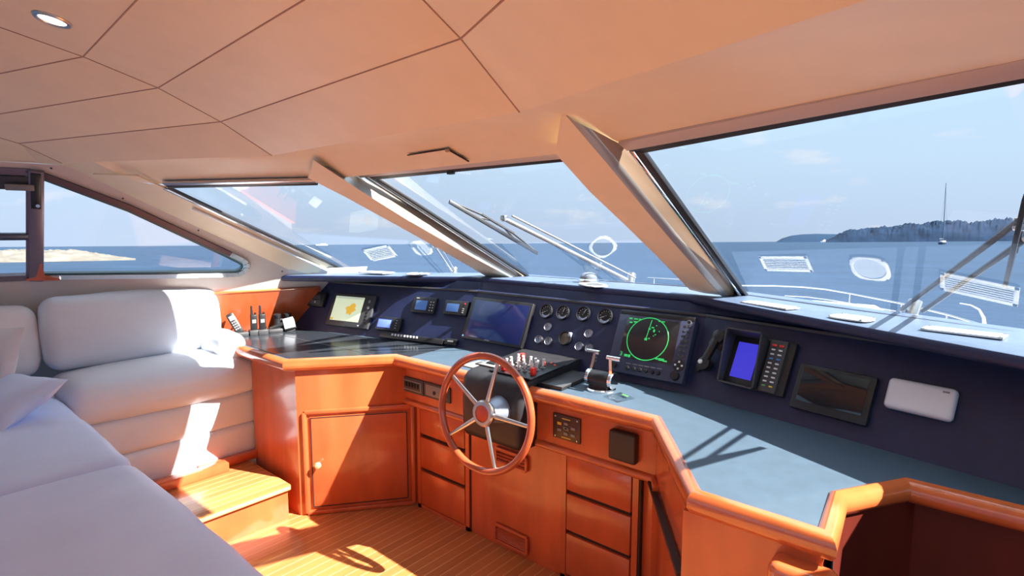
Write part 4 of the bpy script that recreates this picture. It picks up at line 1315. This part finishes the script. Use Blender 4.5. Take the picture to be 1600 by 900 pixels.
for r in range(10):
    for a in (-1, 1):
        m = 'offwhite_mark'
        if r == 0: m = 'red'
        elif r == 3: m = 'blue_key'
        elif r == 9: m = 'green_key' if a < 0 else 'yellow_key'
        MB().box((kx + a * .013, (h + .03) * (.45 - .1 * r), .0345), (.013 if r else .017, .0055 if r else .008, .004), bev=.001).build('key', M[m], d)

d, c, w, h, *_ = monitor('tablet_display', 'dark glossy tablet display between the hooded sounder and the white cover', 'display', 2,
    [(1253, 567), (1374, 590), (1350, 667), (1230, 633)], [(1259, 574), (1362, 594), (1343, 650), (1241, 624)], M['screen_off'], .022)
c, w, h = rect_uv([(1389, 588), (1498, 608), (1486, 659), (1379, 635)], 2, .03)
d = device('white_cover', 'white rounded rectangular plastic cover on the right of the panel', 'cover', 2, c)
rounded((w / 2, h / 2, .017), .014, 6, crown=(0, 0, .002), o=(0, 0, .0175)).build('shell', mat('lilac white plastic', (.74, .73, .78), .4), d, smooth=60)
MB().box((w * .36, h * .33, .0362), (.016, .005, .0008)).build('maker_mark', M['mid_grey'], d)

# ------------------------------------------------------------------ things on the worktop by the side board
def wt(px, py, z=.8005): return hz(px, py, z) + W_H * .085
RZW = Matrix.Rotation(math.radians(-14), 3, 'Z')
RWL = Matrix((W_D, -W_H, V((0, 0, 1)))).transposed()      # x along the wall, y towards it
p = wt(368, 521.5)
ph = thing('cordless_phone', 'black cordless phone leaning in its cradle at the end of the side board', 'telephone', p, RWL)
MB().box((0, 0, .012), (.11, .085, .024), bev=.006).build('cradle', M['dark_grey'], ph)
Rt = Matrix.Rotation(math.radians(-24), 3, 'Y') @ Matrix.Rotation(math.radians(-18), 3, 'X')
hs_ = MB().box((-.012, .012, .075), (.044, .026, .135), Rt, .009).build('handset', M['black'], ph)
MB().box(V((-.012, .012, .075)) + Rt @ V((0, -.0135, .035)), (.030, .002, .028), Rt).build('phone_screen', M['mid_grey'], hs_)
for r in range(4):
    for q in range(3):
        MB().box(V((-.012, .012, .075)) + Rt @ V((-.011 + .011 * q, -.0135, .008 - .015 * r)), (.008, .003, .008), Rt).build('key', M['mid_grey'], hs_)


def walkie(label, p):
    t = thing('walkie_talkie', label, 'walkie talkie', p, RWL, 'walkie talkies in chargers')
    MB().box((0, 0, .016), (.058, .06, .032), bev=.006).build('charger', M['dark_grey'], t)
    b = MB().box((0, 0, .075), (.036, .028, .10), bev=.006).build('body', M['black'], t)
    MB().tube([(-.010, 0, .12), (-.010, 0, .178)], [.008, .0055], 10).build('antenna', M['black'], t)
    MB().lathe([(.006, .12), (.006, .136), (0, .137)], (.010, 0, 0), (0, 0, 1), 10).build('knob', M['black'], t)
    MB().box((0, -.0145, .085), (.022, .003, .022)).build('talkie_screen', M['mid_grey'], t)
    return t


walkie('black walkie talkie standing in its charger next to the cordless phone', wt(393, 520))
walkie('black walkie talkie standing in its charger next to the binoculars', wt(406, 519))
p = wt(425, 516)
mc = thing('desk_microphone', 'low black desk microphone lying behind the walkie talkies', 'microphone', p, RWL)
MB().box((0, 0, .012), (.085, .06, .024), bev=.008).build('base', M['dark_grey'], mc)
MB().tube([(-.03, 0, .026), (.02, 0, .040), (.045, 0, .046)], [.010, .012, .017], 12).build('microphone_head', M['black'], mc)
p = wt(437, 514)
bn = thing('binoculars', 'dark binoculars standing upright at the corner of the worktop', 'binoculars', p, RWL)
for sx in (-1, 1):
    MB().lathe([(0, 0), (.024, 0), (.026, .01), (.026, .03), (.020, .055), (.019, .085), (.023, .09), (.023, .108), (.018, .112), (0, .112)], (sx * .030, 0, 0), (0, 0, 1), 20).build('barrel', M['black'], bn, smooth=40)
    MB().lathe([(.024, .012), (.0275, .012), (.0275, .020), (.024, .020)], (sx * .030, 0, 0), (0, 0, 1), 20).build('ring', M['steel'], bn)
MB().box((0, 0, .062), (.05, .018, .035), bev=.004).build('bridge', M['dark_grey'], bn)
p = hz(455, 515, .8005)
dv = (EYE - p); dv.z = 0; dv.normalize(); p = p + dv * .075
Rc = Matrix((V((-dv.y, dv.x, 0)), -dv, V((0, 0, 1)))).transposed() @ Matrix.Rotation(math.radians(-12), 3, 'Y')
cb = thing('compass_repeater', 'small box with a pale square face at the corner by the binoculars', 'display', p, Rc)
Rcb = Matrix.Rotation(math.radians(-22), 3, 'X')
MB().box((0, .02, .048), (.072, .034, .080), Rcb, .006).build('housing', M['black'], cb)
MB().box(V((0, .02, .048)) + Rcb @ V((0, -.018, .002)), (.062, .004, .066), Rcb, .001).build('face', mat('pale plastic face', (.50, .52, .57), .4), cb)
MB().box((0, .025, .006), (.05, .05, .012), bev=.003).build('foot', M['dark_grey'], cb)

# ------------------------------------------------------------------ vents, speakers and compass dome let into the dashboard shelf
def mirrored(px, py, g, z):
    """where a point of the shelf stands whose reflection in pane g is seen at this pixel"""
    n = g[1]; p = hp(px, py, *g); dr = ray(px, py); r = dr - n * 2 * dr.dot(n)
    return p + r * ((z - p.z) / r.z)


def shelf_z(x): return 1.1705 if -2.3 < x < -.9 else 1.168


def shelf_frame(c4, label_unused=None):
    o = sum(c4, V()) / 4
    u = ((c4[1] - c4[0]) + (c4[2] - c4[3])); v = ((c4[0] - c4[3]) + (c4[1] - c4[2]))
    w_, h_ = u.length / 2, v.length / 2
    u.z = 0; u.normalize(); n = V((0, 0, 1)); v2 = n.cross(u)
    if v2.dot(v) < 0: pass
    return o, Matrix((u, v2, n)).transposed(), w_, h_


def vent(label, px4, g, z):
    c4 = [mirrored(x, y, g, z) for x, y in px4]
    o, R, w_, h_ = shelf_frame(c4)
    t = thing('air_vent', label, 'vent', o, R, 'white air vents on the dashboard shelf')
    f = MB(); b = min(.014, h_ * .16)
    for sg in (-1, 1):
        f.box((0, sg * (h_ / 2 - b / 2), .003), (w_, b, .006), bev=.001); f.box((sg * (w_ / 2 - b / 2), 0, .003), (b, h_, .006), bev=.001)
    f.build('frame', M['white'], t)
    MB().box((0, 0, .0008), (w_ - b, h_ - b, .0014)).build('duct', M['dark_grey'], t)
    s = MB()
    for k in range(6):
        s.box((0, -h_ / 2 + b + (h_ - 2 * b) * (k + .5) / 6, .0035), (w_ - 2 * b, (h_ - 2 * b) / 6 * .42, .003), Matrix.Rotation(.25, 3, 'X'))
    s.build('slats', M['white'], t)
    return t


def speaker(label, px4, g, z, grille='white'):
    c4 = [mirrored(x, y, g, z) for x, y in px4]
    o, R, w_, h_ = shelf_frame(c4)
    t = thing('shelf_speaker', label, 'speaker', o, R, 'white speakers on the dashboard shelf')
    oc = [(math.cos(a), math.sin(a)) for a in [2 * math.pi * (k + .5) / 24 for k in range(24)]]
    sq = lambda x, y: (math.copysign(abs(x) ** .62, x) * w_ / 2, math.copysign(abs(y) ** .62, y) * h_ / 2)
    rows = []
    for k, z2 in ((1, 0), (1, .004), (.96, .006), (.80, .006), (.78, .003)):
        rows.append([V((sq(x, y)[0] * k if k > .9 else x * w_ / 2 * k * 1.06, sq(x, y)[1] * k if k > .9 else y * h_ / 2 * k * 1.06, z2)) for x, y in oc])
    MB().loft(rows, True).build('rim', M['white'], t, smooth=40)
    MB().add([V((x * w_ / 2 * .84, y * h_ / 2 * .84, .0035)) for x, y in oc], [tuple(range(24))]).build('grille', mat('mesh', (.48, .50, .53) if grille == 'white' else (.07, .075, .085), .6), t)
    for sx in (-1, 1):
        for sy in (-1, 1):
            MB().lathe([(.004, .006), (.003, .0075), (0, .008)], (sx * w_ * .40, sy * h_ * .40, 0), (0, 0, 1), 8).build('screw', M['dark_grey'], t)
    return t


vent('white slatted air vent on the shelf just right of the right pillar', [(1185, 399), (1264, 399), (1269, 424), (1198, 422)], GR, 1.164)
vent('white slatted air vent on the shelf at the right edge of the view', [(1468, 422), (1594, 448), (1592, 478), (1472, 452)], GR, 1.156)
vent('white slatted air vent on the shelf under the left windscreen pane', [(570, 390), (611, 381), (617, 400), (578, 408)], GL, 1.170)
speaker('white eight sided speaker between the two right hand air vents', [(1325, 399), (1388, 402), (1394, 441), (1334, 433)], GR, 1.160)
speaker('white round speaker on the shelf beside the left pillar', [(642, 377), (670, 374), (676, 396), (647, 400)], GL, 1.172)
speaker('white rimmed round speaker with a dark grille under the middle pane', [(917, 384), (945, 362), (969, 386), (938, 408)], GC, 1.1712, 'dark')
dm = thing('compass_dome', 'chrome rimmed compass dome on the shelf under the middle pane', 'compass', V((-1.551, 2.42, 1.1705)))
MB().lathe([(.055, 0), (.055, .008), (.050, .016), (.046, .020)], (0, 0, 0), (0, 0, 1), 32).build('base_ring', M['chrome'], dm, smooth=40)
MB().lathe([(.046, .018), (.045, .030), (.036, .044), (.020, .051), (0, .053)], (0, 0, 0), (0, 0, 1), 32).build('dome', mat('smoked dome', (.25, .27, .32), .08, metal=.6), dm, smooth=60)

# ------------------------------------------------------------------ recessed ceiling light
p, n = cast(82, 30, ceiling)
dl = thing('downlight', 'round recessed downlight glowing in the ceiling at the top left', 'ceiling light', p + n * .001)
MB().lathe([(.030, .001), (.034, .005), (.041, .005), (.045, .001), (.045, 0)], (0, 0, 0), n, 36).build('trim_ring', M['steel'], dl, smooth=40)
MB().lathe([(.031, .002), (0, .002)], (0, 0, 0), n, 30).build('lens', M['lamp'], dl)

# ------------------------------------------------------------------ outside: wipers, foredeck rail
def on_glass(px, py, g, off=-.05): return hp(px, py, g[0] + g[1] * off, g[1])


def wiper(label, g, arms, blade, o_px, knuckle=None, perf=False, r=.006):
    o = on_glass(*o_px, g)
    t = thing('windscreen_wiper', label, 'wiper', o)
    for k, (a, b) in enumerate(arms):
        MB().tube([on_glass(*a, g, -.045) - o, on_glass(*b, g, -.055) - o], r if k == 0 or perf else r * .45, 8).build('arm', M['mid_grey'] if not perf else M['dark_grey'], t)
    a, b = on_glass(*blade[0], g, -.03) - o, on_glass(*blade[1], g, -.03) - o
    MB().bar(a, b, .010, .018, g[1], .002).build('blade', M['rubber'], t)
    mid_ = (a + b) / 2 - g[1] * .035
    br = MB()
    for k in (.04, .30, .70, .96):
        q = a * (1 - k) + b * k - g[1] * .006
        br.tube([q, a * (.5 + (1 - k - .5) * .35) + b * (.5 - (1 - k - .5) * .35) - g[1] * .028], .005, 6)
    br.bar(a * .68 + b * .32 - g[1] * .028, a * .32 + b * .68 - g[1] * .028, .014, .008, g[1])
    br.build('blade_bridge', M['dark_grey'], t)
    if knuckle:
        MB().box(on_glass(*knuckle, g, -.06) - o, (.03, .03, .03), bev=.006).build('knuckle', M['steel'], t)
    MB().lathe([(0, .03), (.018, .03), (.022, 0), (.022, -.04)], (0, 0, 0), g[1], 14).build('spindle', M['steel'], t)
    return t


wiper('twin arm windscreen wiper across the middle pane', GC, [((985, 440), (788, 342)), ((993, 434), (800, 337))], [(702, 315), (840, 396)], (985, 438), (788, 341), r=.010)
wiper('dark twin arm windscreen wiper at the right edge of the right pane', GR, [((1408, 484), (1592, 345)), ((1442, 486), (1602, 374))], [(1603, 308), (1571, 445)], (1425, 487), (1596, 350), True, .007)
wiper('slim windscreen wiper seen low in the left pane against the sea', GL, [((706, 424), (676, 380)), ((712, 424), (688, 386))], [(640, 330), (700, 395)], (709, 427), (680, 384))

fd = MB().prism([V((-4.2, 2.9, .22)), V((-3.6, 6.0, .25)), V((-2.2, 9.5, .3)), V((-1.2, 9.5, .3)), V((.2, 6.0, .25)), V((.9, 2.9, .22)), V((.7, 2.4, .22)), V((-3.8, 2.4, .22))], (0, 0, .04)).build('foredeck', M['deck']); struct(fd)
rl = thing('bow_rail', 'thin white metal guard rail around the foredeck beyond the right pane', 'railing', hz(1325, 458, .55))
orl = rl.location.copy()
zr = .78
top = [hz(x, y, zr) - orl for x, y in ((1012, 434), (1070, 437), (1110, 441), (1145, 446), (1210, 446.5), (1254, 448.5), (1290, 452), (1328, 458.5), (1408, 474), (1482, 492), (1560, 515), (1660, 545))]
MB().tube(top, .008, 8).build('top_rail', M['steel'], rl, smooth=60)
for x, y in ((1022, 434.5), (1132, 445), (1328, 458.5), (1409, 474.5), (1480, 491.5), (1575, 520)):
    q = hz(x, y, zr) - orl
    MB().tube([q, q - V((0, 0, .48))], .007, 8).build('post', M['steel'], rl, smooth=60)
low_ = [hz(x, y, zr - .22) - orl for x, y in ((1226, 462), (1262, 464), (1300, 469), (1400, 486))]
MB().tube(low_, .006, 8).build('lower_rail', M['steel'], rl, smooth=60)
wl_ = thing('deck_winch', 'small white arched deck fitting outside the right pane', 'deck fitting', hz(1530, 500, .5))
arc = [V((-.16 + .02 * 0, 0, 0))]
arc = [hz(x, y, .62) - wl_.location for x, y in ((1500, 474), (1517, 477), (1530, 484), (1537, 497), (1538, 506))]
MB().tube(arc, [.006, .007, .009, .013, .015], 10).build('arch', M['white'], wl_, smooth=60)

# ------------------------------------------------------------------ sea, shore and boats
h1, h2 = ray(0, 385.8), ray(1600, 375.0)
SEA_N = h2.cross(h1).normalized()
if SEA_N.z < 0: SEA_N = -SEA_N
SEA_P = EYE - SEA_N * 3.5
sx_ = (V((1, 0, 0)) - SEA_N * SEA_N.x).normalized(); sy_ = SEA_N.cross(sx_)
SEA_R = Matrix((sx_, sy_, SEA_N)).transposed()
def hs(px, py): return hp(px, py, SEA_P, SEA_N)
sea_mb = MB()
BIG = 40000
rr_ = [0, 30, 120, 500, 2000, 8000, BIG]
rows = [[V((math.cos(a) * r, math.sin(a) * r, 0)) for a in [2 * math.pi * k / 48 for k in range(48)]] for r in rr_[1:]]
sea_mb.loft(rows, True); sea_mb.add(rows[0], [tuple(range(48))])
sea = sea_mb.build('sea', M['sea']); sea.matrix_world = Matrix.Translation(SEA_P) @ SEA_R.to_4x4(); struct(sea)


def landform(name, prof, wpy, m, depth, label, cat, amp, seedv, nx=120, ny=14, freq=.05):
    """prof: (px, py) skyline; wpy(px): waterline py; a mound with a rough surface rising from the sea"""
    o = hs((prof[0][0] + prof[-1][0]) / 2, wpy((prof[0][0] + prof[-1][0]) / 2))
    t = bpy.data.objects.new(name, None)
    mb = MB(); rows = []
    for i in range(nx + 1):
        px = prof[0][0] + (prof[-1][0] - prof[0][0]) * i / nx
        for (xa, ya_), (xb, yb_) in zip(prof[:-1], prof[1:]):
            if xa <= px <= xb: py = ya_ + (yb_ - ya_) * (px - xa) / (xb - xa); break
        f = hs(px, wpy(px)); dist = (f - EYE).dot(FW)
        hgt = max(0, (wpy(px) - py)) * dist / FOCAL
        dirv = (f - EYE); dirv -= SEA_N * dirv.dot(SEA_N); dirv.normalize()
        row = []
        for j in range(ny + 1):
            s = j / ny
            z = hgt * math.sin(math.pi * min(1, s * 1.02)) ** .6 if 0 < s < 1 else 0
            q = f + dirv * depth * s
            nz = noise.noise(q * freq + V((seedv, 0, 0))) + .5 * noise.noise(q * freq * 2.7) + .3 * noise.noise(q * freq * 7)
            row.append(q - o + SEA_N * (z * (1 + amp * nz) - .02))
        rows.append(row)
    mb.loft(rows)
    ob_ = mb.build(name, m, smooth=60); ob_.location = o
    bpy.data.objects.remove(t)
    return tag(ob_, label, cat)


landform('rocky_spit', [(-120, 394), (-60, 393), (0, 392), (40, 391), (80, 391.5), (125, 393), (150, 396), (175, 400.5), (195, 403), (212, 406)], lambda x: 411 - (x + 40) * .018, M['rock'], 26, 'low pale rocky spit in the sea beyond the side window', 'rocks', .28, 3, 150, 16, .35)
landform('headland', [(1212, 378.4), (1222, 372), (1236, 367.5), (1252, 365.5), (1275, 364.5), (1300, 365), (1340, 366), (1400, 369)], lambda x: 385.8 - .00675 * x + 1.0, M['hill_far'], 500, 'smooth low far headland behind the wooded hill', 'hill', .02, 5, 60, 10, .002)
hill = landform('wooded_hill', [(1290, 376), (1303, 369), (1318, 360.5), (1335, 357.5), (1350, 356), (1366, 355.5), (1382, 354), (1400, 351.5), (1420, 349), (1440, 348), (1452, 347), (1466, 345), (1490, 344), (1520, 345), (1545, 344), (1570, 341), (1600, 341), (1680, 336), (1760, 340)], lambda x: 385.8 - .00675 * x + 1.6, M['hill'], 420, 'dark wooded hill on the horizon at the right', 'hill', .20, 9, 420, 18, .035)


def place_sea(name, label, cat, px, py, heading):
    p = hs(px, py)
    R = SEA_R @ Matrix.Rotation(math.radians(heading), 3, 'Z')
    t = thing(name, label, cat, p, R)
    return t, (p - EYE).dot(FW) / FOCAL


for k, (px, py, wpx, hpx, lab) in enumerate(((1557, 344, 12, 8, 'pale flat roofed house on the wooded hill, left one'), (1576, 342, 9, 7, 'pale flat roofed house on the wooded hill, right one'), (1551, 352, 6, 8, 'reddish house lower down the wooded hill'))):
    f = hs(px, 375.6); dd = (f - EYE).dot(FW) / FOCAL
    t = thing('house', lab, 'house', f + SEA_N * (375.6 - py - hpx / 2) * dd, SEA_R @ Matrix.Rotation(YAW, 3, 'Z'))
    MB().box((0, 0, 0), (wpx * dd, 14, hpx * dd), bev=.3).build('walls', M['building'], t)
    MB().box((0, 0, hpx * dd / 2), (wpx * dd * 1.06, 15, hpx * dd * .12)).build('roof', M['building'], t)

t, dd = place_sea('sailing_yacht', 'dark sailing yacht with one very tall mast before the wooded hill', 'sailing boat', 1473, 382, math.degrees(YAW) + 18)
rows = []
for x, w_, k in ((-9 * dd, .6, 1), (-6 * dd, 2.0, 1), (0, 2.6, 1), (6 * dd, 1.9, 1.1), (10 * dd, .2, 1.3)):
    rows.append([V((x, -w_ * .6, 0)), V((x, -w_, 2.0 * k)), V((x, w_, 2.0 * k)), V((x, w_ * .6, 0))])
MB().loft(rows, True, True).build('hull', M['boat_navy'], t)
MB().box((0, 0, 2.6), (8 * dd, 2.4, 1.4), bev=.3).build('cabin', M['boat_white'], t)
MB().tube([(0, 0, 2), (0, 0, 95 * dd)], [.42, .22], 8).build('mast', M['boat_navy'], t)
MB().tube([(0, 0, 5), (-8 * dd, 0, 5)], .25, 6).build('boom', M['boat_navy'], t)
rg = MB()
for x, z in ((9.5, 88), (-9, 94)): rg.tube([(x * dd, 0, 2.4), (0, 0, z * dd)], .05, 5)
rg.build('rigging', M['boat_navy'], t)

t, dd = place_sea('motor_boat', 'small white motor boat trailing a wake below the far headland', 'boat', 1287, 378.4, math.degrees(YAW))
rows = []
for x, w_, z in ((-5, .4, 2.2), (-3, 1.6, 1.7), (2, 2.0, 1.6), (5, 1.9, 1.6)):
    rows.append([V((x * dd, -w_ * .5, 0)), V((x * dd, -w_, z * dd * .9)), V((x * dd, w_, z * dd * .9)), V((x * dd, w_ * .5, 0))])
MB().loft(rows, True, True).build('hull', M['boat_white'], t)
MB().box((.5 * dd, 0, 2.4 * dd), (4.5 * dd, 2, 1.6 * dd), bev=.3).box((1.2 * dd, 0, 3.6 * dd), (1.8 * dd, 1.5, 1.2 * dd), bev=.3).build('cabin', M['boat_white'], t)
MB().prism([(5 * dd, -.5, .05), (5 * dd, .5, .05), (52 * dd, 3.0, .05), (52 * dd, -3.0, .05)], (0, 0, .35)).build('wake', M['foam'], t)
t, dd = place_sea('distant_ship', 'tiny white ship on the horizon beyond the left pane', 'ship', 503, 383.6, math.degrees(YAW))
MB().prism([(-9 * dd, -2, 0), (-9 * dd, 2, 0), (9 * dd, 2, 0), (9 * dd, -2, 0)], (0, 0, 1.6 * dd)).build('hull', M['boat_white'], t)
MB().box((2 * dd, 0, 2.3 * dd), (8 * dd, 3, 1.6 * dd)).build('superstructure', M['boat_white'], t)
